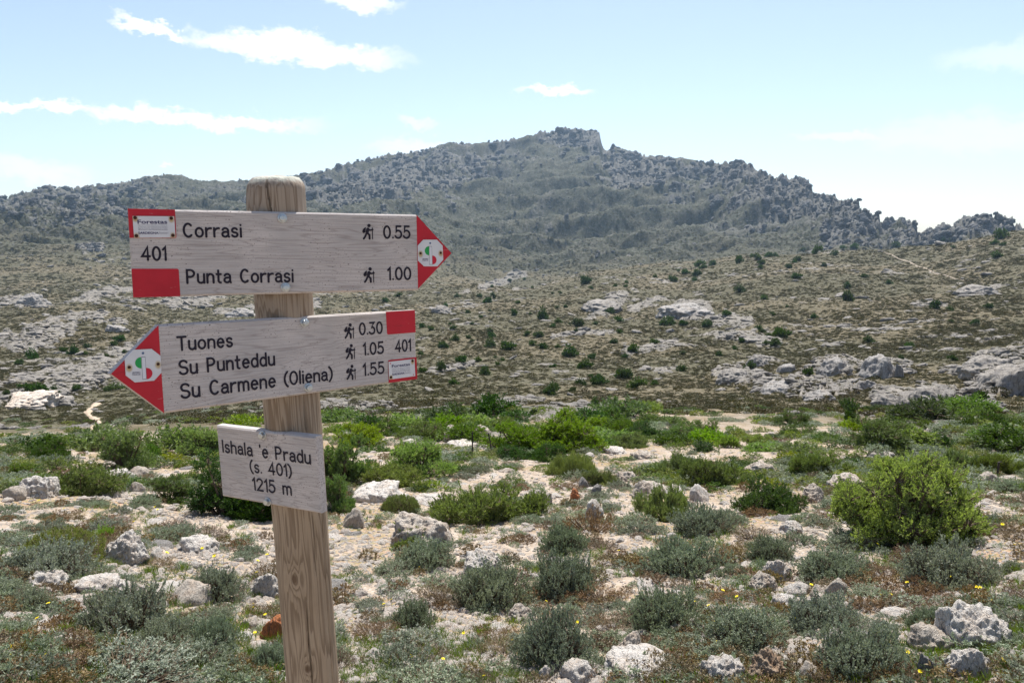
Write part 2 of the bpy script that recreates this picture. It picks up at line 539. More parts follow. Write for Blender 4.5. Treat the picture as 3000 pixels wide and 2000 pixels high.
# rock outcrops seen on the slopes: (cx, cy, rx, ry, rotation deg, height m)
OUTCROPS = [(1785, 888, 105, 17, -26, 1.6), (1900, 880, 80, 10, -14, .6), (2015, 905, 95, 28, -8, 2.2), (2120, 935, 130, 16, 6, .8), (1960, 985, 60, 9, -4, .4),
            (2180, 980, 160, 16, 6, .7), (1930, 1010, 150, 12, -6, .5), (1720, 975, 110, 9, -8, .4), (2230, 1048, 75, 24, 4, 1.0), (2160, 1105, 90, 26, 4, 1.2),
            (2340, 1142, 170, 24, 3, 1.6), (2450, 1075, 90, 34, 8, 1.8), (2600, 1075, 75, 30, 0, .8), (2630, 1172, 90, 26, 6, .9), (2745, 1165, 80, 32, 6, .9),
            (2840, 1205, 110, 18, -2, .6), (2870, 848, 95, 20, -10, 1.4), (2930, 1045, 110, 26, -4, 1.6), (2960, 1125, 130, 40, -14, 2.6), (2600, 800, 60, 6, 8, .3),
            (1640, 1222, 250, 16, 2, .35), (1500, 1180, 120, 9, -4, .3), (1330, 1080, 90, 8, -10, .4), (1290, 905, 60, 12, -6, 1.0), (1470, 835, 110, 8, -8, .6),
            (70, 1172, 150, 26, -4, 1.8), (230, 1120, 220, 34, -16, 1.2), (330, 1060, 190, 30, -14, 1.2), (120, 1100, 180, 20, -10, .9), (130, 985, 120, 22, -4, 1.6),
            (60, 1000, 90, 20, 6, 1.6), (330, 962, 60, 14, -6, 1.4), (120, 945, 70, 9, 4, 1.0), (240, 925, 110, 10, -4, .8), (60, 885, 80, 16, 6, 2.5),
            (300, 870, 120, 22, -8, 2.0), (700, 905, 90, 14, -12, 1.4), (900, 890, 60, 14, 0, 1.2), (560, 880, 120, 16, -6, 1.2), (1000, 1080, 120, 14, -8, .7),
            (1080, 1195, 90, 10, -4, .5), (2750, 1268, 210, 20, 8, .35), (2900, 1300, 160, 24, 10, .3), (2660, 1330, 150, 22, -8, .3), (1400, 1290, 90, 10, -6, .2),
            (2330, 690, 190, 30, 4, 3), (2480, 705, 180, 22, 4, 3), (2100, 700, 120, 30, 10, 2.5), (1980, 600, 60, 50, 0, 4), (2230, 620, 120, 60, 40, 6),
            (1880, 500, 110, 50, 20, 6), (1180, 520, 260, 50, -24, 7), (1380, 470, 200, 26, -18, 6), (1080, 590, 220, 30, -20, 4), (1480, 500, 100, 24, -16, 5),
            (950, 560, 120, 40, -16, 4), (1680, 395, 90, 22, 6, 6), (1570, 640, 190, 16, -34, 2), (160, 600, 200, 28, -14, 2.5), (420, 540, 160, 16, -10, 2.0),
            (560, 590, 170, 14, -14, 1.5), (250, 680, 90, 10, -20, 1.2), (700, 570, 120, 24, -6, 3), (260, 745, 60, 16, 0, 3)]

# pass 1: outcrop mask in the landscape
PX, PY, PD = project(X2, Y2, Z)
mask = np.zeros_like(Z)
lift = np.zeros_like(Z)
wob = fbm2(PX / 38, PY / 20, 4, 3)
for (cx, cy, rx, ry, rot, hgt) in OUTCROPS:
    i0 = (np.abs(PX - cx) < rx * 1.8) & (np.abs(PY - cy) < (ry + rx * abs(math.sin(math.radians(rot)))) * 2) & (PD > 8)
    if not i0.any():
        continue
    c, s = math.cos(math.radians(rot)), math.sin(math.radians(rot))
    dx, dy = PX[i0] - cx, PY[i0] - cy
    u, v = (dx * c + dy * s) / rx, (-dx * s + dy * c) / ry
    d = np.sqrt(u * u + v * v) + wob[i0] * .38
    e = 1 - sstep(d, .62, 1.05)
    mask[i0] = np.maximum(mask[i0], e)
    lift[i0] = np.maximum(lift[i0], e * np.clip(1.15 - d * d, 0, 1) * hgt * .5)
del wob
# general scatter of bare limestone between the scrub
gen_n = fbm2(X2 / 46, Y2 / 46, 3, 21)
gen_f = fbm2(X2 / 7.5, Y2 / 7.5, 4, 22)
dens = sstep(D2, 10, 40)
mount = sstep(D2, 560, 880)
g = sstep(gen_f * .75 + gen_n * .7, .46, .72) * dens * .85
mask = np.maximum(mask, g * (1 - .35 * mount))
mid_left = np.exp(-((PX - 250) / 420) ** 2 - ((PY - 1080) / 90) ** 2) * sstep(gen_f, -.05, .25) * dens
mask = np.maximum(mask, mid_left * .75)
top_left = np.exp(-((PX - 180) / 420) ** 2) * sstep(PY, 830, 640) * mount * sstep(gen_f + gen_n * .4, -.1, .25)
mask = np.maximum(mask, top_left * .9)
crag_n = ridge2(X2 / 90, Y2 / 90, 3, 31)
crag_zone = np.clip(np.exp(-((PX - 1150) / 330) ** 2 - ((PY - 540 + (PX - 1150) * .22) / 75) ** 2)
                    + 1.1 * np.exp(-((PX - 2330) / 300) ** 2 - ((PY - 600 - (PX - 2330) * .28) / 90) ** 2)
                    + 1.1 * np.exp(-((PX - 2830) / 140) ** 2 - ((PY - 668) / 45) ** 2) + np.exp(-((PX - 1860) / 110) ** 2 - ((PY - 510) / 70) ** 2) + np.exp(-((PX - 1690) / 75) ** 2 - ((PY - 400) / 28) ** 2), 0, 1) * mount
crag = sstep(crag_zone * .9 + crag_n * .5 + gen_n * .4 + gen_f * .2, .48, .82) * mount
mask = np.maximum(mask * (1 - .5 * mount), crag * sstep(gen_f + crag_n * .5, -.75, .0))
mask = np.maximum(mask, top_left * .9)
floor_l = np.exp(-((PX - 260) / 300) ** 2 - ((PY - 1235) / 42) ** 2) * sstep(D2, 30, 50)
mask = np.clip(mask * (1 - floor_l), 0, 1)

# pass 2: relief
dfar = mount
Z = Z + lift
Z = Z + fbm2(X2 / 70, Y2 / 70, 3, 41) * 3.0 * sstep(D2, 45, 160)
Z = Z + fbm2(X2 / 6, Y2 / 6, 3, 43) * .12 * sstep(D2, 12, 50)
Z = Z + (fbm2(X2 / 1.5, Y2 / 1.5, 3, 45) * .05) * sstep(D2, 1.5, 5) * (1 - sstep(D2, 60, 160))
Z = Z + fbm2(X2 / .42, Y2 / .42, 3, 47) * .018 * (1 - sstep(D2, 10, 20))
ang = .35
XR, YR = X2 * math.cos(ang) + Y2 * math.sin(ang), -X2 * math.sin(ang) + Y2 * math.cos(ang)
rg = ridge2(XR / 4.2, YR / 2.1, 4, 51)
Z = Z + mask * rg * .26 * sstep(D2, 24, 70) * (1 - mount)
Z = Z + mask * ridge2(X2 / .9, Y2 / .5, 3, 55) * .10 * sstep(D2, 6, 14) * (1 - sstep(D2, 60, 120))
Z = Z + mount * (ridge2(XR / 250, YR / 130, 4, 61) * 36 + ridge2(XR / 48, YR / 60, 3, 62) * 4.5 * (1 - mask) - 9)


def terrace(z, h, sharp):
    q = z / h
    b = np.floor(q)
    return (b + sstep(q - b, .5 - sharp, .5 + sharp)) * h


zt_ = Z + ridge2(X2 / 75, Y2 / 55, 4, 69) * 13 + fbm2(X2 / 20, Y2 / 20, 4, 70) * 5
Z = Z + mount * mask * ((terrace(zt_, 13, .16) - zt_) * .8 + ridge2(X2 / 75, Y2 / 55, 4, 69) * 7)
zt_ = Z + fbm2(X2 / 7, Y2 / 5, 4, 72) * 1.0
Z = Z + (1 - mount) * mask * (terrace(zt_, 1.0, .15) - zt_) * .55 * sstep(D2, 30, 70)
Z = Z + mount * mask * (ridge2(X2 / 30, Y2 / 22, 4, 63, .58) * 6.5 + fbm2(X2 / 14, Y2 / 14, 4, 65, .55) * 3.4)
Z = Z + mount * (1 - mask) * fbm2(X2 / 12, Y2 / 12, 3, 67) * 1.3
jag = sstep(PX, 2050, 2250) * sstep(PY, 760, 700) * mount * mask
Z = Z + jag * np.maximum(0, ridge2(X2 / 17, Y2 / 26, 3, 71)) * 9
Z = fit_skyline(Z, 9)
Z = fit_skyline(Z, 3)

# drier, browner and stonier patches of the scrub
dry = np.clip(.5 + fbm2(X2 / 60, Y2 / 60, 4, 81) * .8, 0, 1)
XYZ = np.stack([X2, Y2, Z], -1)


def iaz(a):
    return np.interp(a, AZ, np.arange(NA))


def ground_z(x, y):
    d = math.hypot(x, y)
    i = float(iaz(math.atan2(x, y)))
    j = float(np.interp(d, DG, np.arange(ND)))
    i0, j0 = min(int(i), NA - 2), min(int(j), ND - 2)
    fi, fj = i - i0, j - j0
    return float((Z[i0, j0] * (1 - fj) + Z[i0, j0 + 1] * fj) * (1 - fi) + (Z[i0 + 1, j0] * (1 - fj) + Z[i0 + 1, j0 + 1] * fj) * fi)


def field_at(Fd, x, y):
    i = int(round(float(iaz(math.atan2(x, y)))))
    j = int(round(float(np.interp(math.hypot(x, y), DG, np.arange(ND)))))
    return float(Fd[i, j])


def hit(px, py):
    """where the ray of a photo pixel first meets the ground; returns (point, depth)"""
    d = px_dir(px, py)
    hz = math.hypot(d.x, d.y)
    te = d.z / hz
    i = float(iaz(math.atan2(d.x, d.y)))
    i0 = min(int(i), NA - 2)
    zz = Z[i0] * (1 - (i - i0)) + Z[i0 + 1] * (i - i0)
    g = zz - (EYE + DG * te)
    k = np.nonzero((g[1:] >= 0) & (DG[1:] > 1.0))[0]
    if not len(k):
        return None, None
    k = k[0] + 1
    t = 0 if g[k] == g[k - 1] else -g[k - 1] / (g[k] - g[k - 1])
    dd = DG[k - 1] + (DG[k] - DG[k - 1]) * min(max(t, 0), 1)
    p = Vector((d.x / hz * dd, d.y / hz * dd, EYE + dd * te))
    depth = p.y * math.cos(PITCH) - (p.z - EYE) * math.sin(PITCH)
    return p, depth


# ---- ground material
gm, T = new_mat('hill_ground')
geo = T.n('ShaderNodeNewGeometry')
pos = geo.outputs['Position']
rk = T.n('ShaderNodeAttribute', attribute_name='rock').outputs['Fac']
dr = T.n('ShaderNodeAttribute', attribute_name='dry').outputs['Fac']
mo = T.n('ShaderNodeAttribute', attribute_name='crag').outputs['Fac']
dist = T.n('ShaderNodeAttribute', attribute_name='stony').outputs['Fac']      # 1 = bare stony soil of the pass, 0 = scrub of the slopes
nB = T.noise(pos, .22, 4, .62)
nC = T.noise(pos, 1.1, 4, .68)
nD = T.noise(pos, 5.0, 3, .68)
nE = T.noise(pos, 26.0, 3, .68)
# stony soil
soil = T.mix(T.ss(nD, .35, .65), (.255, .20, .15), (.355, .295, .235))
soil = T.mix(T.ss(nC, .45, .68), soil, (.34, .215, .145))
st = T.vor(pos, 34.0)
soil = T.mix(T.ss(st.outputs['Distance'], .45, .25, 0, .8), soil, T.mix(T.ss(nE, .35, .7), (.35, .30, .255), (.50, .445, .395)))
soil = T.mix(T.m('MULTIPLY', T.ss(nC, .46, .60), T.ss(nE, .44, .56, 0, .8)), soil, (.17, .16, .065))
# scrub slopes: tufts of olive and grey over tan earth and pale stones
scr = T.mix(T.ss(nB, .3, .7), (.060, .056, .030), (.086, .076, .043))
scr = T.mix(T.ss(dr, .45, .85, 0, .6), scr, (.125, .10, .06))
scr = T.mix(T.m('MULTIPLY', mo, .65), scr, (.034, .042, .029))
nM = T.noise(pos, .33, 4, .7)
scr = T.mix(T.m('MULTIPLY', T.ss(nM, .50, .60), T.m('MULTIPLY', mo, .7)), scr, (.125, .12, .108))
tuft = T.vor(pos, .85)
scr = T.mix(T.ss(tuft.outputs['Distance'], .55, .2, 0, .4), scr, (.034, .038, .02))
scr = T.mix(T.m('MULTIPLY', T.ss(nC, .57, .67), T.m('SUBTRACT', .45, T.m('MULTIPLY', mo, .3))), scr, (.24, .215, .18))
scr = T.mix(T.m('MULTIPLY', T.ss(nD, .56, .64), T.m('SUBTRACT', .6, T.m('MULTIPLY', mo, .45))), scr, (.32, .29, .25))
# limestone
lim = T.mix(T.ss(nB, .3, .7), (.19, .172, .152), (.30, .268, .232))
lim = T.mix(T.m('MULTIPLY', mo, .85), lim, T.mix(T.ss(nB, .42, .6), (.075, .075, .075), (.15, .145, .14)))
lim = T.mix(T.ss(nD, .4, .62, 0, .6), lim, T.mix(mo, (.11, .105, .10), (.06, .06, .06)))
lim = T.mix(T.ss(nC, .50, .62, 0, .75), lim, (.07, .068, .065))
crk = T.vor(T.n('ShaderNodeMapping', {'Vector': pos, 'Rotation': (0, 0, .35), 'Scale': (.5, 1.3, 1.3)}).outputs[0], 1.0, 'DISTANCE_TO_EDGE').outputs[0]
lim = T.mix(T.ss(crk, .0, .10, .85, 0), lim, (.10, .10, .08))
rmask = T.ss(T.m('ADD', T.m('ADD', rk, T.m('MULTIPLY', T.m('SUBTRACT', nC, .5), 1.5)), T.m('MULTIPLY', T.m('SUBTRACT', nB, .5), .8)), .46, .60)
col = T.mix(dist, scr, soil)
green_in = T.m('MULTIPLY', T.ss(nC, .56, .63), T.m('SUBTRACT', 1.0, dist))
col = T.mix(T.m('MULTIPLY', rmask, T.m('SUBTRACT', 1.0, T.m('MULTIPLY', green_in, .7))), col, lim)
hb = T.m('ADD', T.m('ADD', T.m('MULTIPLY', nC, .5), T.m('MULTIPLY', nD, .16)), T.m('MULTIPLY', nE, .035))
finish(T, principled(T, col, .95, hb, .6, .5, .1))
lf = sstep(PX, 950, 450)
stony = 1 - sstep(D2 + gen_f * D2 * .55, 11 - 1 * lf, 36 - 12 * lf)
idx = np.arange(NA * ND).reshape(NA, ND)
quads = np.stack([idx[:-1, :-1], idx[:-1, 1:], idx[1:, 1:], idx[1:, :-1]], -1).reshape(-1, 4)[:, ::-1]
wrap = np.stack([idx[-1, :-1], idx[-1, 1:], idx[0, 1:], idx[0, :-1]], -1)[:, ::-1]
fan = np.stack([np.full(NA, NA * ND), np.roll(idx[:, 0], -1), idx[:, 0]], -1)
V = np.concatenate([XYZ.reshape(-1, 3), [[0, 0, float(Z[:, 0].mean())]]])
tm = mesh_np('ground', V, [np.concatenate([quads, wrap]), fan[:, ::-1]], [gm], True,
             {'rock': np.append(mask.ravel(), 0), 'dry': np.append(dry.ravel(), .5), 'stony': np.append(stony.ravel(), 1), 'crag': np.append(mount.ravel(), 0)})
add('ground', tm, kind='structure')
del quads


# ---- footpaths laid on the slopes
def path(name, pts, wpx, mat, step=3.0):
    P = []
    pts = [np.array(p, float) for p in pts]
    for a, b in zip(pts[:-1], pts[1:]):
        n = max(2, int(np.linalg.norm(b - a) / step))
        P += [a + (b - a) * k / n for k in range(n)]
    P.append(pts[-1])
    W3 = []
    for k, p in enumerate(P):
        q, dep = hit(*p)
        if q is not None:
            W3.append((q, wpx * max(.25, 1 + .35 * math.sin(k * 1.7) + .4 * math.sin(k * .61 + 1)) * dep / F))
    for _ in range(2):
        W3 = [W3[0]] + [((W3[i - 1][0] + W3[i][0] * 2 + W3[i + 1][0]) / 4, W3[i][1]) for i in range(1, len(W3) - 1)] + [W3[-1]]
    vs, K = [], 5
    for i, (q, w) in enumerate(W3):
        t = W3[min(i + 1, len(W3) - 1)][0] - W3[max(i - 1, 0)][0]
        t.z = 0
        t.normalize()
        nrm = Vector((-t.y, t.x, 0))
        for j in range(K):
            s = (j / (K - 1) - .5) * w
            x, y = q.x + nrm.x * s, q.y + nrm.y * s
            vs.append((x, y, ground_z(x, y) + (.05 + .0007 * math.hypot(x, y) if 0 < j < K - 1 else -.05)))
    n = len(W3)
    ii = np.arange(n * K).reshape(n, K)
    fs = np.stack([ii[:-1, :-1], ii[:-1, 1:], ii[1:, 1:], ii[1:, :-1]], -1).reshape(-1, 4)
    me = mesh_np(name, np.array(vs), fs, [mat], True)
    return add(name, me, kind='structure')


pm2 = plain('stony_trail', (.33, .275, .21), .95, bump_scale=2.0)
pm, T = new_mat('trodden_earth')
pp = T.n('ShaderNodeNewGeometry').outputs['Position']
pn = T.noise(pp, 1.2, 6, .65)
pc = T.mix(T.ss(pn, .35, .65), (.34, .265, .19), (.45, .36, .275))
finish(T, principled(T, pc, .95, pn, .4, .2, .1))
PATH_L = [(285, 1182), (268, 1195), (257, 1208), (262, 1220), (285, 1230), (293, 1238), (280, 1247), (266, 1258), (264, 1268), (285, 1277), (278, 1288), (250, 1296), (215, 1304), (180, 1313)]
path('footpath', [(285, 1182), (268, 1195), (257, 1208), (262, 1220), (285, 1230), (293, 1238), (280, 1247), (266, 1258), (264, 1268), (285, 1277), (278, 1288), (250, 1296), (215, 1304), (180, 1313)], 19, pm)
path('footpath', [(2590, 741), (2612, 747), (2634, 760), (2660, 766), (2688, 781), (2712, 787), (2742, 803), (2770, 807), (2800, 819), (2830, 823)], 4.2, pm2, 2.0)

# ---- the air of the valley: even, thin haze round the whole place
hzm, T = new_mat('valley_haze')
pv_ = T.n('ShaderNodeVolumePrincipled', {'Color': (.52, .75, 1.0, 1), 'Density': HAZE, 'Anisotropy': .25})
ho = T.n('ShaderNodeOutputMaterial')
T.link(pv_.outputs[0], ho.inputs['Volume'])
zlo, zhi = float(Z.min()) - 1.0, float(Z.max()) + 4.0
R_ = R_MAX + 60
hv = np.array([(x, y, z) for z in (zlo, zhi) for y in (-R_, R_) for x in (-R_, R_)])
hf = np.array([(0, 2, 3, 1), (4, 5, 7, 6), (0, 1, 5, 4), (2, 6, 7, 3), (0, 4, 6, 2), (1, 3, 7, 5)])
add('haze', mesh_np('haze', hv, hf, [hzm]), kind='stuff')

# ------------------------------------------------------------------ the signpost
def rodrigues(r):
    r = np.array(r)
    t = np.linalg.norm(r)
    k = r / t
    K = np.array([[0, -k[2], k[1]], [k[2], 0, -k[0]], [-k[1], k[0], 0]])
    return np.eye(3) + math.sin(t) * K + (1 - math.cos(t)) * K @ K


def cam2world(v):
    x, y, z = v
    c, s = math.cos(PITCH), math.sin(PITCH)
    return Vector((x, -y * s + z * c, -y * c - z * s))


BH = .15          # board height
BT = .021         # board thickness


class Board:
    def __init__(self, rvec, T, w):
        R = rodrigues(rvec)
        self.R, self.T, self.w = R, np.array(T), w
        bx, by, bz = cam2world(R[:, 0]), cam2world(-R[:, 1]), cam2world(-R[:, 2])
        o = cam2world(T) + Vector((0, 0, EYE))
        self.M = Matrix(((bx.x, by.x, bz.x, o.x), (bx.y, by.y, bz.y, o.y), (bx.z, by.z, bz.z, o.z), (0, 0, 0, 1)))

    def loc(self, px, py):
        d = np.array([(px - 1500) / F, (py - 1000) / F, 1.0])
        n = self.R[:, 2]
        p = d * (n @ self.T) / (n @ d)
        q = self.R.T @ (p - self.T)
        return np.array([q[0], -q[1]])


B1 = Board([0.10492, -0.45568, -0.03196], [-0.41789, -0.16287, 1.36353], .50891)
B2 = Board([0.07321, -0.74637, -0.05558], [-0.39821, 0.02686, 1.4201], .52162)
B3 = Board([0.13489, 0.47567, -0.00126], [-0.48425, 0.24935, 1.45875], .26544)


def zm(off, sc):
    f = lambda x, y: (off[0] + x * sc, off[1] + y * sc)
    f.sc = sc
    return f


z1 = zm((300, 480), 1100 / 2269)
z2 = zm((560, 1180), 500 / 956)
z5 = zm((360, 590), 280 / 1463)
z6 = zm((1040, 600), 320 / 1930)
z7 = zm((310, 930), 220 / 1190)
z8 = zm((980, 890), 280 / 1756)

# materials
bm_, T = new_mat('weathered_board')
co = obj_co(T)
rnd = T.n('ShaderNodeObjectInfo').outputs['Random']
off = T.n('ShaderNodeVectorMath', {0: co, 1: T.n('ShaderNodeCombineXYZ', {0: T.m('MULTIPLY', rnd, 9.0), 1: T.m('MULTIPLY', rnd, 5.0), 2: 0.0}).outputs[0]}, operation='ADD').outputs[0]
st = T.n('ShaderNodeMapping', {'Vector': off, 'Scale': (1.3, 13.0, 13.0)}).outputs[0]
fld = T.noise(st, 1.6, 3, .5, .35)
rings = T.m('ABSOLUTE', T.m('SINE', T.m('MULTIPLY', fld, 62.0)))
fine = T.noise(T.n('ShaderNodeMapping', {'Vector': off, 'Scale': (9.0, 330.0, 330.0)}).outputs[0], 1.0, 4, .6)
blot = T.noise(off, 9.0, 5, .6)
spk = T.noise(T.n('ShaderNodeMapping', {'Vector': off, 'Scale': (260.0, 420.0, 420.0)}).outputs[0], 1.0, 2, .5)
bc = T.mix(T.ss(blot, .3, .7), (.43, .40, .385), (.55, .50, .47))
bc = T.mix(T.ss(rings, .55, .0, 0, .5), bc, (.25, .215, .20))
bc = T.mix(T.ss(fine, .42, .70, 0, .5), bc, (.29, .25, .235))
bc = T.mix(T.m('MULTIPLY', T.ss(spk, .63, .70), T.ss(blot, .42, .56, .1, 1)), bc, (.09, .075, .07))
hb = T.m('ADD', T.m('MULTIPLY', rings, .35), T.m('MULTIPLY', fine, .5))
finish(T, principled(T, bc, .85, hb, .35, .0012, .2))
M['board'] = bm_

pm_, T = new_mat('weathered_post')
co = obj_co(T)
sp = T.n('ShaderNodeSeparateXYZ', {0: co})
st = T.n('ShaderNodeMapping', {'Vector': co, 'Scale': (22.0, 22.0, .85)}).outputs[0]
fld = T.noise(st, 1.25, 3, .5, .25)
# knots push the growth rings aside: (x, z) on the side that faces the path, in metres above the foot

fsum = fld
dk = None
for kx, kz, kr, ka in [(-.030, 1.66, .030, .55), (-.004, 1.005, .015, .28), (.008, .80, .013, .25)]:
    ddx = T.m('DIVIDE', T.m('SUBTRACT', sp.outputs[0], kx), kr)
    ddz = T.m('DIVIDE', T.m('SUBTRACT', sp.outputs[2], kz), kr * 1.9)
    q = T.m('ADD', T.m('MULTIPLY', ddx, ddx), T.m('MULTIPLY', ddz, ddz))
    gz = T.m('MULTIPLY', T.m('DIVIDE', 1.0, T.m('ADD', 1.0, q)), ka)
    fsum = T.m('ADD', fsum, gz)
    kk = T.ss(q, .28, .02)
    dk = kk if dk is None else T.m('MAXIMUM', dk, kk)
rings = T.m('FRACT', T.m('MULTIPLY', fsum, 13.0))
late = T.m('MULTIPLY', T.ss(rings, .35, .85), T.ss(rings, 1.0, .9))
fine = T.noise(T.n('ShaderNodeMapping', {'Vector': co, 'Scale': (420.0, 420.0, 9.0)}).outputs[0], 1.0, 4, .6)
blot = T.noise(co, 7.0, 5, .6)
grey = T.ss(sp.outputs[2], 1.0, 1.75)
c0 = T.mix(T.ss(blot, .3, .7), (.31, .235, .16), (.39, .305, .215))
c0 = T.mix(T.m('MULTIPLY', grey, .55), c0, (.27, .24, .215))
c0 = T.mix(T.m('MULTIPLY', late, .6), c0, (.13, .085, .052))
c0 = T.mix(T.ss(fine, .45, .72, 0, .5), c0, (.20, .15, .11))
c0 = T.mix(T.m('MULTIPLY', dk, .8), c0, (.10, .06, .035))
top_face = T.ss(T.n('ShaderNodeSeparateXYZ', {0: T.n('ShaderNodeNewGeometry').outputs['Normal']}).outputs[2], .35, .7)
lichen = T.m('MULTIPLY', top_face, T.ss(T.noise(co, 60.0, 4, .6), .42, .52))
c0 = T.mix(T.m('MULTIPLY', top_face, .8), c0, (.36, .33, .29))  # weathered, upward-facing top of the post is paler than its sides
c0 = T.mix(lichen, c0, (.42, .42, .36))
hb = T.m('ADD', T.m('MULTIPLY', late, -.5), T.m('MULTIPLY', fine, .6))
finish(T, principled(T, c0, .88, hb, .5, .0022, .2))
M['post'] = pm_

def red_material(name='red_paint'):
    m, T = new_mat(name)
    co = obj_co(T)
    a = T.noise(T.n('ShaderNodeMapping', {'Vector': co, 'Scale': (6.0, 60.0, 60.0)}).outputs[0], 1.2, 4, .6)
    b = T.noise(co, 14.0, 4, .6)
    c = T.mix(T.ss(b, .3, .7), (.40, .006, .018), (.49, .009, .024))
    c = T.mix(T.ss(a, .62, .72, 0, .6), c, (.24, .01, .018))
    c = T.mix(T.ss(T.noise(T.n('ShaderNodeMapping', {'Vector': co, 'Scale': (40.0, 260.0, 260.0)}).outputs[0], 1.0, 4, .7), .66, .72, 0, .7), c, (.45, .25, .22))
    finish(T, principled(T, c, .5, a, .12, .001, .35))
    return m


M['red'] = red_material()
M['ink'] = plain('black_engraving', (.016, .012, .022), .7)
M['blue_ink'] = plain('navy_print', (.03, .025, .09), .6)
M['grey_ink'] = plain('grey_print', (.20, .20, .25), .6)
M['green_print'] = plain('green_print', (.015, .30, .07), .5)
M['red_print'] = plain('red_print', (.50, .012, .035), .5)
M['emblem_blue'] = plain('faded_blue_print', (.12, .18, .30), .6)
M['white_print'] = plain('white_print', (.62, .63, .66), .5)
M['zinc'] = plain('galvanised_steel', (.52, .55, .56), .38, .85, .5, 300.0)
M['rust'] = plain('rusty_screw', (.055, .025, .018), .8, 0, .2, 400.0)


def plate_material(name, centres):
    """white enamel with brown rust bleeding from the screws at the given board coordinates"""
    m, T = new_mat(name)
    co = obj_co(T)
    nz = T.noise(co, 160.0, 4, .6)
    rust = None
    for (x, y, r) in centres:
        v = T.n('ShaderNodeVectorMath', {0: co, 1: (-x, -y, 0)}, operation='ADD').outputs[0]
        s = T.n('ShaderNodeSeparateXYZ', {0: v})
        ddy = T.m('ADD', s.outputs[1], r * .5)
        q = T.m('DIVIDE', T.m('SQRT', T.m('ADD', T.m('MULTIPLY', s.outputs[0], s.outputs[0]), T.m('MULTIPLY', T.m('MULTIPLY', ddy, ddy), .6))), r)
        k = T.ss(T.m('ADD', q, T.m('MULTIPLY', T.m('SUBTRACT', nz, .5), .9)), 2.3, .8)
        rust = k if rust is None else T.m('MAXIMUM', rust, k)
    c = T.mix(T.ss(T.noise(co, 30.0, 3, .5), .3, .7), (.56, .56, .58), (.62, .62, .63))
    c = T.mix(T.m('MULTIPLY', rust, .85), c, (.40, .27, .09))
    finish(T, principled(T, c, .35, spec=.4))
    return m


# ---- stroke lettering: every glyph is a few monoline strokes (cap height 1)
def arc(cx, cy, rx, ry, a0, a1, n=18):
    return [(cx + rx * math.cos(math.radians(a0 + (a1 - a0) * i / n)), cy + ry * math.sin(math.radians(a0 + (a1 - a0) * i / n))) for i in range(n + 1)]


def ell(cx, cy, rx, ry, n=28):
    return [(cx + rx * math.cos(2 * math.pi * i / n), cy + ry * math.sin(2 * math.pi * i / n)) for i in range(n)] + ['closed']


def dot(x, y):
    return [(x, y), (x + .001, y)]


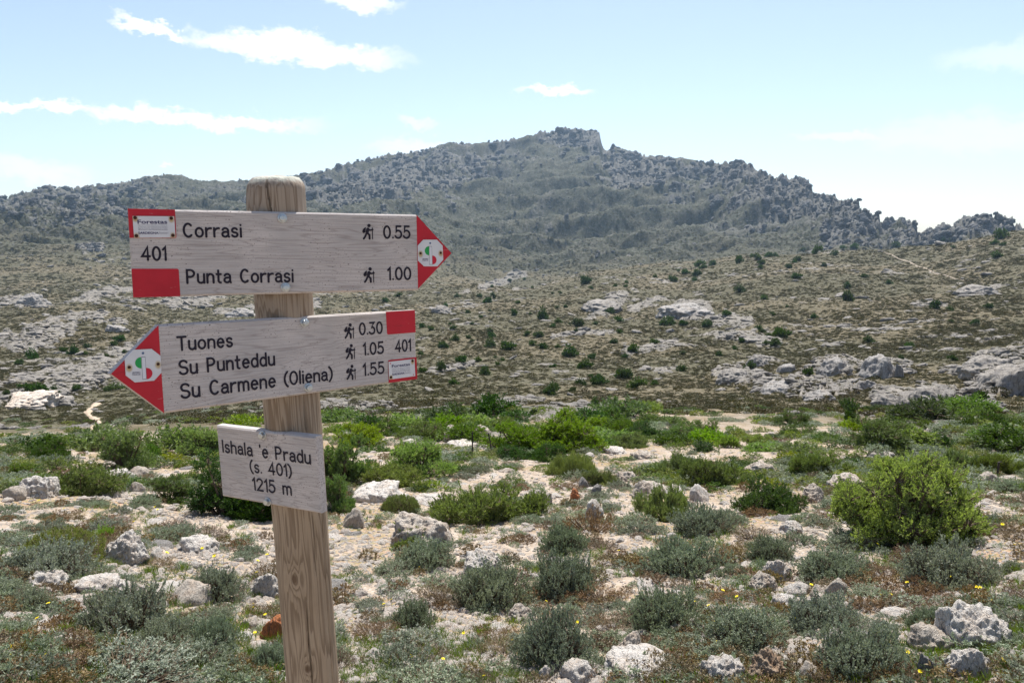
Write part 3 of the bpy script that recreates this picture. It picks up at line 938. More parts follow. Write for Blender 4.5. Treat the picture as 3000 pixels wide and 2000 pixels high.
S_UP = arc(.25, .755, .235, .245, 25, 250, 14)
S_DN = arc(.25, .25, .25, .25, 70, -160, 14)
s_up = arc(.19, .505, .165, .165, 25, 250, 12)
s_dn = arc(.19, .17, .175, .17, 70, -160, 12)
G = {
    'C': (.52, [arc(.27, .5, .27, .5, 48, 312)]), 'O': (.52, [ell(.26, .5, .26, .5)]), 'P': (.48, [[(0, 0), (0, 1), (.2, 1)] + arc(.2, .735, .25, .265, 90, -90, 12) + [(.0, .47)]]),
    'T': (.52, [[(0, 1), (.52, 1)], [(.26, 1), (.26, 0)]]), 'S': (.5, [S_UP + S_DN]), 'I': (.02, [[(.01, 0), (.01, 1)]]),
    'o': (.44, [ell(.22, .335, .22, .335)]), 'r': (.30, [[(0, 0), (0, .67)], [(0, .38)] + arc(.27, .37, .26, .29, 160, 80, 8)]),
    'a': (.40, [arc(.20, .47, .18, .20, 160, 0, 10) + [(.38, .05), (.42, 0)], [(.38, .38), (.22, .385)] + arc(.18, .19, .18, .19, 85, 290, 14) + [(.38, .14)]]),
    's': (.37, [s_up + s_dn]), 'i': (.02, [[(.01, 0), (.01, .66)], dot(.01, .92)]), 'l': (.02, [[(.01, 0), (.01, 1)]]),
    'u': (.40, [[(0, .67), (0, .2)] + arc(.19, .19, .19, .19, 180, 340, 12) + [(.40, .25)], [(.40, .67), (.40, 0)]]),
    'n': (.40, [[(0, 0), (0, .67)], [(0, .42)] + arc(.21, .45, .19, .22, 165, 0, 12) + [(.40, 0)]]),
    'h': (.40, [[(0, 0), (0, 1)], [(0, .42)] + arc(.21, .45, .19, .22, 165, 0, 12) + [(.40, 0)]]),
    'm': (.66, [[(0, 0), (0, .67)], [(0, .42)] + arc(.17, .47, .16, .20, 165, 0, 12) + [(.33, 0)], [(.33, .42)] + arc(.50, .47, .16, .20, 165, 0, 12) + [(.66, 0)]]),
    't': (.30, [[(.12, .95), (.12, .16)] + arc(.26, .15, .14, .15, 180, 270, 6), [(0, .66), (.28, .66)]]),
    'e': (.42, [[(.02, .36), (.42, .36)] + arc(.215, .335, .205, .335, 8, 315, 22)]),
    'd': (.42, [[(.42, 1), (.42, 0)], [(.42, .18)] + arc(.21, .335, .21, .335, 330, 30, 20)[0:0] + arc(.215, .335, .215, .335, -40, -320, 22) + [(.42, .48)]]),
    '(': (.2, [arc(.5, .46, .5, .72, 125, 235, 14)]), ')': (.2, [arc(-.3, .46, .5, .72, 55, -55, 14)]),
    "'": (.02, [[(.01, 1.0), (.01, .84)]]), '.': (.02, [dot(.01, .03)]),
    '0': (.48, [ell(.24, .5, .24, .5)]), '1': (.17, [[(0, .80), (.16, 1), (.16, 0)]]),
    '2': (.48, [arc(.24, .74, .23, .26, 165, -25, 14) + [(0, 0), (.48, 0)]]),
    '3': (.46, [[(.02, 1), (.42, 1), (.2, .60)] + arc(.19, .31, .26, .31, 85, -150, 16)]),
    '4': (.52, [[(.38, 0), (.38, 1), (0, .28), (.52, .28)]]),
    '5': (.46, [[(.42, 1), (.08, 1), (.05, .56)] + arc(.20, .32, .26, .32, 120, -150, 18)]),
    ' ': (.30, []),
}


def ribbon(vs, fs, pts, w, z):
    """flat ribbon with round ends along a polyline"""
    closed = pts[-1] == 'closed'
    P = [np.array(p, float) for p in (pts[:-1] if closed else pts)]
    Q = [P[0]]
    for p in P[1:]:
        if np.linalg.norm(p - Q[-1]) > 1e-7:
            Q.append(p)
    P = Q
    n = len(P)
    h = w / 2
    rows = []
    if closed:
        for i in range(n):
            t = P[(i + 1) % n] - P[i - 1]
            t /= np.linalg.norm(t)
            nn = np.array([-t[1], t[0]])
            rows.append((P[i] + nn * h, P[i] - nn * h))
        rows.append(rows[0])
    else:
        t0 = (P[1] - P[0]) / np.linalg.norm(P[1] - P[0])
        t1 = (P[-1] - P[-2]) / np.linalg.norm(P[-1] - P[-2])
        for k in range(1, 5):
            a = math.pi / 2 * (1 - k / 5)
            c = P[0] - t0 * h * math.sin(a)
            nn = np.array([-t0[1], t0[0]]) * h * math.cos(a)
            rows.append((c + nn, c - nn))
        for i in range(n):
            if i in (0, n - 1):
                t = t0 if i == 0 else t1
                nn = np.array([-t[1], t[0]]) * h
            else:
                a = (P[i] - P[i - 1]) / np.linalg.norm(P[i] - P[i - 1])
                b = (P[i + 1] - P[i]) / np.linalg.norm(P[i + 1] - P[i])
                na, nb = np.array([-a[1], a[0]]), np.array([-b[1], b[0]])
                mm = na + nb
                mm /= max(np.linalg.norm(mm), 1e-6)
                nn = mm * h / max(.45, float(mm @ na))
            rows.append((P[i] + nn, P[i] - nn))
        for k in range(1, 5):
            a = math.pi / 2 * k / 5
            c = P[-1] + t1 * h * math.sin(a)
            nn = np.array([-t1[1], t1[0]]) * h * math.cos(a)
            rows.append((c + nn, c - nn))
    b0 = len(vs)
    for l, r in rows:
        vs.append((l[0], l[1], z))
        vs.append((r[0], r[1], z))
    for i in range(len(rows) - 1):
        k = b0 + 2 * i
        fs.append((k, k + 1, k + 3, k + 2))


def fan_poly(vs, fs, pts, z):
    b = len(vs)
    vs.extend((p[0], p[1], z) for p in pts)
    fs.append(tuple(range(b, b + len(pts))))


def mesh_py(name, vs, fs, mats, smooth=False):
    me = bpy.data.meshes.new(name)
    me.from_pydata([tuple(map(float, v)) for v in vs], [], fs)
    for m in mats:
        me.materials.append(m)
    if smooth:
        me.polygons.foreach_set('use_smooth', np.full(len(me.polygons), True))
    me.update()
    return me


def lettering(board, parent, text, p0, p1, cap, z=.0006, weight=.168):
    """engraved text from baseline pixel p0 to p1, cap height given in the same zoom pixels (already mapped)"""
    a, b = board.loc(*p0), board.loc(*p1)
    H = cap
    gap = .19
    adv = []
    x = 0
    for ch in text:
        adv.append(x)
        x += G[ch][0] + gap + .02
    total = x - gap - .02
    L = np.linalg.norm(b - a)
    sx = L / total
    ux = (b - a) / L
    uy = np.array([-ux[1], ux[0]])
    vs, fs = [], []
    k = 0
    for ch, ad in zip(text, adv):
        for st in G[ch][1]:
            pts = [a + ux * ((ad + p[0]) * sx) + uy * (p[1] * H) for p in st if p != 'closed']
            pts = [p + uy * H * .0 for p in pts]
            if st[-1] == 'closed':
                pts.append('closed')
            ribbon(vs, fs, [tuple(p) if not isinstance(p, str) else p for p in pts], weight * H, z + (k % 4) * .00006)
            k += 1
    o = add('lettering', mesh_py('lettering', vs, fs, [M['ink']]), parent)
    o['label'] = 'black engraved words reading ' + text
    return o


def hiker(board, parent, tl, br, z=.0006):
    a, b = board.loc(*tl), board.loc(tl[0], br[1])
    c = board.loc(br[0], br[1])
    H = np.linalg.norm(b - a)
    uy = (a - b) / H
    ux = (c - b) / np.linalg.norm(c - b)
    Wd = np.linalg.norm(c - b)
    P = lambda x, y: tuple(b + ux * x * Wd + uy * y * H)
    vs, fs = [], []
    fan_poly(vs, fs, [P(.60 + .155 * math.cos(t), .885 + .112 * math.sin(t)) for t in np.linspace(0, 2 * math.pi, 20)[:-1]], z)
    fan_poly(vs, fs, [P(*q) for q in [(.25, .77), (.33, .77), (.27, .44), (.10, .40), (.0, .47), (.02, .58), (.12, .70)]], z)              # rucksack
    fan_poly(vs, fs, [P(*q) for q in [(.37, .70), (.44, .755), (.60, .74), (.66, .66), (.60, .52), (.56, .42), (.42, .38), (.29, .44), (.32, .58)]], z + .00005)
    ribbon(vs, fs, [P(.55, .68), P(.68, .585), P(.95, .63)], .10 * H, z + .00010)                                                     # arm
    ribbon(vs, fs, [P(.46, .42), P(.65, .27), P(.66, .05)], .135 * H, z + .00015)                                                    # leading leg
    ribbon(vs, fs, [P(.36, .36), P(.26, .18), P(.13, .05)], .125 * H, z + .00020)                                                      # trailing leg
    ribbon(vs, fs, [P(.90, .74), P(.93, .03)], .055 * H, z + .00025)                                                                    # staff
    return add('hiker_symbol', mesh_py('hiker_symbol', vs, fs, [M['ink']]), parent)


def slab(name, parent, poly, z0, z1, mat, bevel=0.0):
    """flat plate with thickness from a board-space polygon (counter-clockwise)"""
    poly = [np.array(p, float) for p in poly]
    area = sum(poly[i - 1][0] * poly[i][1] - poly[i][0] * poly[i - 1][1] for i in range(len(poly)))
    if area < 0:
        poly = poly[::-1]
    n = len(poly)
    vs, fs = [], []
    if bevel:
        c = sum(poly) / n
        ins = []
        for i in range(n):
            e1, e2 = poly[i] - poly[i - 1], poly[(i + 1) % n] - poly[i]
            n1, n2 = np.array([-e1[1], e1[0]]) / np.linalg.norm(e1), np.array([-e2[1], e2[0]]) / np.linalg.norm(e2)
            m_ = n1 + n2
            m_ /= (1 + n1 @ n2)
            ins.append(poly[i] + m_ * bevel)
        rings = [(ins, z0), (poly, z0 + bevel), (poly, z1 - bevel), (ins, z1)]
    else:
        rings = [(poly, z0), (poly, z1)]
    for ring, z in rings:
        vs += [(p[0], p[1], z) for p in ring]
    for k in range(len(rings) - 1):
        for i in range(n):
            j = (i + 1) % n
            fs.append((k * n + i, k * n + j, (k + 1) * n + j, (k + 1) * n + i))
    fs.append(tuple(range(n))[::-1])
    fs.append(tuple((len(rings) - 1) * n + i for i in range(n)))
    return add(name, mesh_py(name, vs, fs, [mat]), parent)


def lathe_mesh(name, prof, seg, mats, cx=0, cy=0, hexfrom=None):
    """prof: list of (r, z, is_hex)"""
    vs, fs = [], []
    for r, z, hx in prof:
        for i in range(seg):
            a = 2 * math.pi * i / seg
            rr = r
            if hx:
                rr = r * math.cos(math.pi / 6) / math.cos((a % (math.pi / 3)) - math.pi / 6)
            vs.append((cx + rr * math.cos(a + .2), cy + rr * math.sin(a + .2), z))
    for k in range(len(prof) - 1):
        for i in range(seg):
            j = (i + 1) % seg
            fs.append((k * seg + i, k * seg + j, (k + 1) * seg + j, (k + 1) * seg + i))
    fs.append(tuple((len(prof) - 1) * seg + i for i in range(seg)))
    return mesh_py(name, vs, fs, mats)


def bolt(board, parent, px, py):
    x, y = board.loc(px, py)
    r = .0066
    prof = [(r * 1.32, .0002, False), (r * 1.32, .0012, False), (r * 1.18, .0020, False), (r * 1.0, .0021, True), (r * 1.0, .0062, True), (r * .86, .0074, False), (r * .55, .0079, False)]
    return add('bolt', lathe_mesh('bolt', prof, 24, [M['zinc']], x, y), parent)


def screw(board, parent, px, py, r=.0026, z=.0022):
    x, y = board.loc(px, py)
    prof = [(r, z - .001, False), (r * .95, z + .0004, False), (r * .6, z + .0009, False), (r * .2, z + .001, False)]
    return add('screw', lathe_mesh('screw', prof, 14, [M['rust']], x, y), parent)


def print_text(board, parent, text, p0, p1, hpx, mat, z, bold=0.0):
    """printed line in a proportional sans, fitted between two baseline pixels"""
    cu = bpy.data.curves.new('print', 'FONT')
    cu.body = text
    cu.size = 1.0
    cu.offset = bold
    cu.resolution_u = 3
    ob = bpy.data.objects.new('print', cu)
    COL.objects.link(ob)
    dg = bpy.context.evaluated_depsgraph_get()
    me = bpy.data.meshes.new_from_object(ob.evaluated_get(dg))
    bpy.data.objects.remove(ob)
    n = len(me.vertices)
    c = np.empty(n * 3, np.float32)
    me.vertices.foreach_get('co', c)
    c = c.reshape(-1, 3)
    x0, x1 = c[:, 0].min(), c[:, 0].max()
    y1 = c[:, 1].max()
    a, b = board.loc(*p0), board.loc(*p1)
    L = np.linalg.norm(b - a)
    ux = (b - a) / L
    uy = np.array([-ux[1], ux[0]])
    H = np.linalg.norm(board.loc(p0[0], p0[1] - hpx) - a)
    q = a + ((c[:, :1] - x0) / (x1 - x0)) * L * ux + (c[:, 1:2] / y1) * H * uy
    c = np.concatenate([q, np.full((n, 1), z)], 1).astype(np.float32)
    me.vertices.foreach_set('co', c.ravel())
    me.materials.clear()
    me.materials.append(mat)
    me.update()
    return add('printed_text', me, parent)


def inset(q, poly_c, k):
    return q + (poly_c - q) * k


def badge(board, parent, zf, corners, bar, green, red, screws, txt, emblem):
    P = [board.loc(*zf(*c)) for c in corners]
    sc = [(*board.loc(*zf(*s)), .0030) for s in screws]
    slab('badge', parent, P, .0012, .0022, plate_material('badge_enamel', sc))
    z = .0024
    bp = [board.loc(*zf(*c)) for c in bar]

    def half(name, c, r, side, mat):
        cc = board.loc(*zf(*c))
        rr = np.linalg.norm(board.loc(*zf(c[0], c[1] - r)) - cc)
        up = bp[0] - bp[3]
        ang = math.atan2(up[1], up[0])
        pts = [cc + rr * np.array([math.cos(ang + side * t), math.sin(ang + side * t)]) for t in np.linspace(0, math.pi, 22)]
        vs, fs = [], []
        fan_poly(vs, fs, pts if side > 0 else pts[::-1], z)
        add(name, mesh_py(name, vs, fs, [mat]), parent)
    half('green_half_disc', green[:2], green[2], 1, M['green_print'])
    half('red_half_disc', red[:2], red[2], -1, M['red_print'])
    vs, fs = [], []
    fan_poly(vs, fs, bp[::-1], z + .0001)
    c = sum(bp) / 4
    ip = [p + (c - p) * .12 + (p - c) * np.array([0, .085]) for p in bp]
    me = mesh_py('bar', vs, fs, [M['ink']])
    add('bar_outline', me, parent)
    vs, fs = [], []
    fan_poly(vs, fs, ip[::-1], z + .0002)
    add('white_bar', mesh_py('white_bar', vs, fs, [M['white_print']]), parent)
    print_text(board, parent, 'SENTIERO', zf(txt[0], txt[1]), zf(txt[2], txt[1] - txt[4]), txt[5] * zf.sc, M['blue_ink'], z + .0003, .02)
    print_text(board, parent, 'ITALIA-CAI', zf(txt[0], txt[3]), zf(txt[2], txt[3] - txt[4]), txt[5] * zf.sc, M['blue_ink'], z + .0003, .02)
    ec = board.loc(*zf(*emblem))
    vs, fs = [], []
    fan_poly(vs, fs, [ec + .0021 * np.array([math.cos(t), math.sin(t)]) for t in np.linspace(0, 2 * math.pi, 17)[:-1]], z)
    add('round_emblem', mesh_py('round_emblem', vs, fs, [M['emblem_blue']]), parent)
    vs, fs = [], []
    fan_poly(vs, fs, [ec + .0021 * np.array(q) for q in [(-.7, .5), (-.25, .1), (-.15, -.6), (.15, -.6), (.25, .1), (.7, .5), (0, .28)]], z + .0001)
    add('emblem_bird', mesh_py('emblem_bird', vs, fs, [M['ink']]), parent)
    for s in screws:
        screw(board, parent, *zf(*s))


def forestas(board, parent, zf, corners, title, lines, sub, screws, dots=()):
    P = [board.loc(*zf(*c)) for c in corners]
    sc = [(*board.loc(*zf(*s)), .0028) for s in screws]
    slab('name_plate', parent, P, .0012, .0022, plate_material('plate_enamel', sc))
    z = .0024
    print_text(board, parent, 'Forestas', zf(*title[0]), zf(*title[1]), title[2] * zf.sc, M['blue_ink'], z, .022)
    txt = ["Agentzia forestale regionale pro s'isvilupu de", "su territoriu e de s'ambiente de sa Sardigna", "Agenzia forestale regionale per lo sviluppo", "del territorio e dell'ambiente della Sardegna"]
    for t, (p, q, h) in zip(txt, lines):
        print_text(board, parent, t, zf(*p), zf(*q), h * zf.sc, M['grey_ink' if t[:2] in ('Ag', 'su') and 'pro' in t or t[:2] == 'su' else 'blue_ink'], z)
    k = .68
    mid = (sub[0][0] + (sub[1][0] - sub[0][0]) * k, sub[0][1] + (sub[1][1] - sub[0][1]) * k)
    print_text(board, parent, 'SARDEGNA', zf(*sub[0]), zf(*mid), sub[2] * zf.sc, M['blue_ink'], z, .03)
    print_text(board, parent, 'Sentieri', zf(mid[0] + 4, mid[1]), zf(*sub[1]), sub[2] * zf.sc, M['grey_ink'], z)
    for s in screws:
        screw(board, parent, *zf(*s), r=.0030)
    for s in dots:
        x, y = board.loc(*zf(*s))
        add('screw_hole', lathe_mesh('screw_hole', [(.0013, z - .0001, False), (.0012, z + .0001, False), (.0004, z + .0001, False)], 12, [M['red_print']], x, y), parent)


# ---- post: axis chosen so that it stands just behind the three boards
PR = .0545


def axis_point(board, px, py):
    d = np.array([(px - 1500) / F, (py - 1000) / F, 1.0])
    n = board.R[:, 2]
    s = (BT + .80 * PR + n @ board.T) / (n @ d)
    return cam2world(d * s) + Vector((0, 0, EYE))


cpx = lambda y: 805 + (y - 522) * .0752
pts = [axis_point(B1, cpx(740), 740), axis_point(B2, cpx(1055), 1055), axis_point(B3, cpx(1380), 1380)]
Pm = np.array([list(p) for p in pts])
c0 = Pm.mean(0)
u_, s_, vt = np.linalg.svd(Pm - c0)
ax_dir = vt[0] if vt[0][2] > 0 else -vt[0]
ax_dir = Vector(ax_dir).normalized()
c0 = Vector(c0)
# ends of the post along the axis
dtop = px_dir(800, 519)
best = min(((c0 + ax_dir * t), t) for t in np.linspace(.1, .8, 701) if True) if False else None
tt = min(np.linspace(.0, .9, 1801), key=lambda t: abs((lambda q: project(np.array(q.x), np.array(q.y), np.array(q.z))[1])(c0 + ax_dir * t) - 521))
top = c0 + ax_dir * tt
gx = c0.copy()
for _ in range(20):
    gx = c0 + ax_dir * ((ground_z(gx.x, gx.y) - c0.z) / ax_dir.z)
foot = gx
POST_H = (top - foot).length
print('post foot', foot, 'height', POST_H, 'lean', math.degrees(math.acos(ax_dir.z)), 'fit', s_)
root = bpy.data.objects.new('signpost', None)
COL.objects.link(root)
root.location = foot
root.empty_display_size = .2
root['label'] = 'weathered wooden trail signpost carrying two red-tipped arrow boards and a place board'
root['category'] = 'signpost'

# post mesh: foot at the origin, z along the axis, x to the right
zx = ax_dir
xx = Vector((1, 0, 0)) - zx * zx.x
xx.normalize()
yx = zx.cross(xx)
PM = Matrix(((xx.x, yx.x, zx.x, 0), (xx.y, yx.y, zx.y, 0), (xx.z, yx.z, zx.z, 0), (0, 0, 0, 1)))
SEG, ROWS = 180, 150
th = np.linspace(0, 2 * math.pi, SEG, endpoint=False)
hz = np.concatenate([np.linspace(-.25, POST_H - .10, ROWS - 30), POST_H - .10 + np.linspace(0, 1, 31)[1:] * .10])
TH, HZ = np.meshgrid(th, hz)
rad = PR + .0012 * fbm2(np.cos(TH) * 2.2 + 5, np.sin(TH) * 2.2 + HZ * 3, 3, 91) + .0010 * perlin2(TH * 9 / (2 * math.pi) * 4, HZ * 3, 92)
edge = np.clip((HZ - (POST_H - .020)) / .020, 0, 1)
rad = rad - .010 * edge ** 2 - .004 * sstep(HZ, POST_H - .05, POST_H) * sstep(np.cos(TH + 2.6), .2, 1)


def crack(th0, drift, h0, h1, wid, dep):
    c = th0 + drift * (HZ - h0) + .05 * perlin2(HZ * 9, HZ * 0 + th0 * 7, 93)
    dd = np.abs((TH - c + math.pi) % (2 * math.pi) - math.pi)
    env = sstep(HZ, h0, h0 + .05) * (1 - sstep(HZ, h1 - .05, h1 + .02))
    return dep * env * (1 - sstep(dd, wid * .35, wid))


front = -math.pi / 2
rad -= crack(front + .25, .02, -.3, .95, .035, .009) + crack(front + .12, -.9, POST_H - .12, POST_H + .2, .03, .010) + crack(front + 1.15, .05, .55, 1.12, .03, .006) + crack(front - .35, .03, .1, .6, .018, .004) + crack(front + .75, 0, 1.0, 1.5, .02, .005)
pv = np.stack([rad * np.cos(TH), rad * np.sin(TH), HZ], -1).reshape(-1, 3)
ii = np.arange(pv.shape[0]).reshape(len(hz), SEG)
f4 = np.stack([ii[:-1], np.roll(ii[:-1], -1, 1), np.roll(ii[1:], -1, 1), ii[1:]], -1).reshape(-1, 4)
# rough sawn top
tops = [pv]
prev = ii[-1]
fl = [f4]
nb = pv.shape[0]
for k, fr in enumerate((.93, .8, .6, .4, .2, .05)):
    rr = rad[-1] * fr
    zz = POST_H + .0035 * (1 - fr ** 2) + .0022 * fbm2(rr * np.cos(th) * 70 + 3, rr * np.sin(th) * 70, 3, 95) - (.006 if fr < .85 else .001) * sstep(np.cos(th - 1.2) * fr, .3, .5)
    tops.append(np.stack([rr * np.cos(th), rr * np.sin(th), zz], -1))
    cur = np.arange(nb, nb + SEG)
    nb += SEG
    fl.append(np.stack([prev, np.roll(prev, -1), np.roll(cur, -1), cur], -1))
    prev = cur
pv = np.concatenate(tops)
fl = np.concatenate(fl)
pme = mesh_np('wooden_post', pv, [fl], [M['post']], True)
post = add('wooden_post', pme, root)
post.matrix_local = PM


def put_board(name, board, poly, label):
    o = slab(name, root, poly, -BT, 0, M['board'], .0032)
    o.matrix_local = Matrix.Translation(-foot) @ board.M
    o['label'] = label
    return o


h2 = BH / 2
# upper arrow board, pointing right
w = B1.w / 2
b1 = put_board('arrow_board', B1, [(-w, -h2), (w, -h2), (.3295, -.001), (w, h2), (-w, h2)], 'upper board with red tip pointing right')
slab('red_tip', b1, [(w + .0006, -h2 + .0035), (.3282, -.001), (w + .0006, h2 - .001)], -.0004, .0005, M['red'])
e = .0003


def red_patch(board, parent, zf, corners, side, wb):
    P = [board.loc(*zf(*c)) for c in corners]
    P = [np.array([min(max(p[0], -wb + e), wb - e), min(max(p[1], -h2 + e), h2 - e)]) for p in P]
    for p in P:
        if side < 0 and p[0] < -wb + .012:
            p[0] = -wb + e
        if side > 0 and p[0] > wb - .012:
            p[0] = wb - e
        if p[1] > h2 - .006:
            p[1] = h2 - e
        if p[1] < -h2 + .006:
            p[1] = -h2 + e
    return slab('red_patch', parent, P, -.0004, .0005, M['red'])


red_patch(B1, b1, z5, [(65, 103), (797, 125), (820, 548), (808, 558), (92, 558)], -1, w)
red_patch(B1, b1, z5, [(127, 1030), (835, 1030), (855, 1048), (880, 1460), (160, 1475)], -1, w)
HT = lambda board, zf, x, y, h: np.linalg.norm(board.loc(*zf(x, y - h)) - board.loc(*zf(x, y)))


def line(board, parent, zf, text, x0, y0, x1, y1, cap, inset_=.012):
    H = HT(board, zf, (x0 + x1) / 2, (y0 + y1) / 2, cap) * .88
    lettering(board, parent, text, zf(x0 + cap * .07, y0 - cap * .06), zf(x1 - cap * .07, y1 - cap * .06), H)


line(B1, b1, z1, 'Corrasi', 488, 446, 845, 446, 88)
line(B1, b1, z1, 'Punta Corrasi', 508, 725, 1157, 716, 86)
line(B1, b1, z1, '401', 235, 586, 390, 586, 88)
line(B1, b1, z1, '0.55', 1697, 453, 1862, 453, 80)
line(B1, b1, z1, '1.00', 1721, 704, 1867, 702, 80)
hiker(B1, b1, z1(1570, 362), z1(1637, 457))
hiker(B1, b1, z1(1577, 624), z1(1644, 718))
for q in ((1087, 328), (1107, 746)):
    bolt(B1, b1, *z1(*q))
badge(B1, b1, z6, [(1200, 617), (1440, 617), (1542, 722), (1553, 970), (1450, 1087), (1215, 1087), (1107, 985), (1103, 722)],
      [(1303, 732), (1350, 732), (1362, 1057), (1305, 1057)], (1302, 812, 80), (1360, 975, 79), [(1152, 857), (1508, 848)], (1185, 966, 1285, 990, 0, 17), (1322, 678))
forestas(B1, b1, z5, [(147, 225), (785, 230), (806, 553), (172, 556)], ((225, 343), (680, 343), 60),
         [((232, 372), (680, 372), 15), ((232, 397), (683, 395), 15), ((234, 420), (685, 418), 15), ((236, 443), (687, 441), 15)], ((237, 500), (695, 499), 34),
         [(187, 252), (740, 260), (207, 527), (765, 520)])

# lower arrow board, pointing left
w = B2.w / 2
b2 = put_board('arrow_board', B2, [(-w, -h2), (w, -h2), (w, h2), (-w, h2), (-.3394, .0005)], 'lower board with red tip pointing left')
slab('red_tip', b2, [(-w - .0006, -h2 + .0008), (-w - .0006, h2 - .0008), (-.338, .0005)], -.0004, .0005, M['red'])
red_patch(B2, b2, z8, [(943, 138), (1480, 100), (1500, 520), (985, 562), (965, 545)], 1, w)
red_patch(B2, b2, z8, [(985, 1045), (1000, 1032), (1512, 975), (1525, 1385), (995, 1447)], 1, w)
line(B2, b2, z1, 'Tuones', 450, 1131, 790, 1107, 88)
line(B2, b2, z1, 'Su Punteddu', 462, 1277, 1045, 1218, 88)
line(B2, b2, z1, 'Su Carmene (Oliena)', 472, 1420, 1394, 1306, 88)
line(B2, b2, z1, '0.30', 1550, 1036, 1695, 1026, 76)
line(B2, b2, z1, '1.05', 1573, 1158, 1702, 1147, 76)
line(B2, b2, z1, '1.55', 1573, 1282, 1705, 1267, 76)
line(B2, b2, z1, '401', 1767, 1139, 1867, 1131, 74)
for q in ((1460, 962, 1521, 1055), (1468, 1087, 1527, 1179), (1472, 1212, 1531, 1303)):
    hiker(B2, b2, z1(*q[:2]), z1(*q[2:]))
for q in ((1221, 958), (1244, 1350)):
    bolt(B2, b2, *z1(*q))
badge(B2, b2, z7, [(430, 510), (720, 495), (862, 605), (876, 870), (760, 997), (455, 1025), (310, 915), (294, 650)],
      [(555, 622), (620, 618), (638, 970), (575, 980)], (555, 713, 90), (636, 885, 90), [(365, 785), (822, 735)], (412, 882, 540, 912, 6, 20), (582, 562))
forestas(B2, b2, z8, [(985, 1063), (1458, 1008), (1473, 1322), (997, 1388)], ((1042, 1168), (1376, 1126), 52),
         [((1045, 1196), (1376, 1158), 14), ((1046, 1219), (1378, 1181), 14), ((1047, 1242), (1380, 1204), 14), ((1048, 1265), (1381, 1227), 14)], ((1048, 1312), (1385, 1270), 34),
         [(1423, 1045), (1027, 1345)], [(1015, 1093), (1440, 1297)])

# place board
w = B3.w / 2
b3 = put_board('place_board', B3, [(-w, -h2), (w, -h2), (w, h2), (-w, h2)], 'small rectangular board naming the pass')
line(B3, b3, z2, "Ishala 'e Pradu", 175, 277, 674, 343, 74)
line(B3, b3, z2, '(s. 401)', 330, 388, 568, 416, 70)
line(B3, b3, z2, '1215 m', 345, 488, 567, 518, 72)
for q in ((402, 180), (430, 551)):
    bolt(B3, b3, *z2(*q))

# ------------------------------------------------------------------ rock prototypes
def icosphere(sub):
    t = (1 + 5 ** .5) / 2
    v = np.array([(-1, t, 0), (1, t, 0), (-1, -t, 0), (1, -t, 0), (0, -1, t), (0, 1, t), (0, -1, -t), (0, 1, -t), (t, 0, -1), (t, 0, 1), (-t, 0, -1), (-t, 0, 1)], float)
    v /= np.linalg.norm(v, axis=1)[:, None]
    f = np.array([(0, 11, 5), (0, 5, 1), (0, 1, 7), (0, 7, 10), (0, 10, 11), (1, 5, 9), (5, 11, 4), (11, 10, 2), (10, 7, 6), (7, 1, 8), (3, 9, 4), (3, 4, 2), (3, 2, 6), (3, 6, 8), (3, 8, 9),
                  (4, 9, 5), (2, 4, 11), (6, 2, 10), (8, 6, 7), (9, 8, 1)])
    for _ in range(sub):
        e = np.sort(np.concatenate([f[:, [0, 1]], f[:, [1, 2]], f[:, [2, 0]]]), axis=1)
        u, inv = np.unique(e, axis=0, return_inverse=True)
        inv = inv.ravel()
        mid = v[u[:, 0]] + v[u[:, 1]]
        mid /= np.linalg.norm(mid, axis=1)[:, None]
        n, k = len(v), len(f)
        a, b, c = n + inv[:k], n + inv[k:2 * k], n + inv[2 * k:]
        f = np.concatenate([np.stack([f[:, 0], a, c], 1), np.stack([f[:, 1], b, a], 1), np.stack([f[:, 2], c, b], 1), np.stack([a, b, c], 1)])
        v = np.concatenate([v, mid])
    return v, f


ICO = {k: icosphere(k) for k in (1, 2, 3, 4, 5)}


def rock_shape(seed, sub, planes=9, flat=.62, pits=.05, rough=.10):
    r = np.random.default_rng(seed)
    n, f = ICO[sub]
    d = 1 + .28 * fbm3(n * 1.3 + seed * 3.1, 3, seed)
    for _ in range(planes):
        p = r.normal(size=3)
        p[2] *= .8
        p /= np.linalg.norm(p)
        c = n @ p
        lim = r.uniform(.62, .92)
        with np.errstate(divide='ignore'):
            q = np.where(c > .05, lim / np.maximum(c, .05), 9)
        d = np.where(q < d, q + (d - q) * .08, d)
    v = n * d[:, None]
    d2 = rough * fbm3(v * 3.2 + 9, 3, seed + 5) * .8 - pits * np.maximum(0, fbm3(v * 6.5 + 4, 3, seed + 9)) * 1.6
    v = v * (1 + d2)[:, None]
    sc = np.array([1, r.uniform(.75, 1.0), flat * r.uniform(.85, 1.15)])
    v = v * sc
    v[:, 2] = np.maximum(v[:, 2], -.35)
    v /= max(v[:, 0].max(), -v[:, 0].min())
    return v, f


def rock_meshes(n, sub, mat, seed, **kw):
    out = []
    for i in range(n):
        v, f = rock_shape(seed + i * 7, sub, **kw)
        out.append(mesh_np('rock', v, f, [mat], True))
    return out


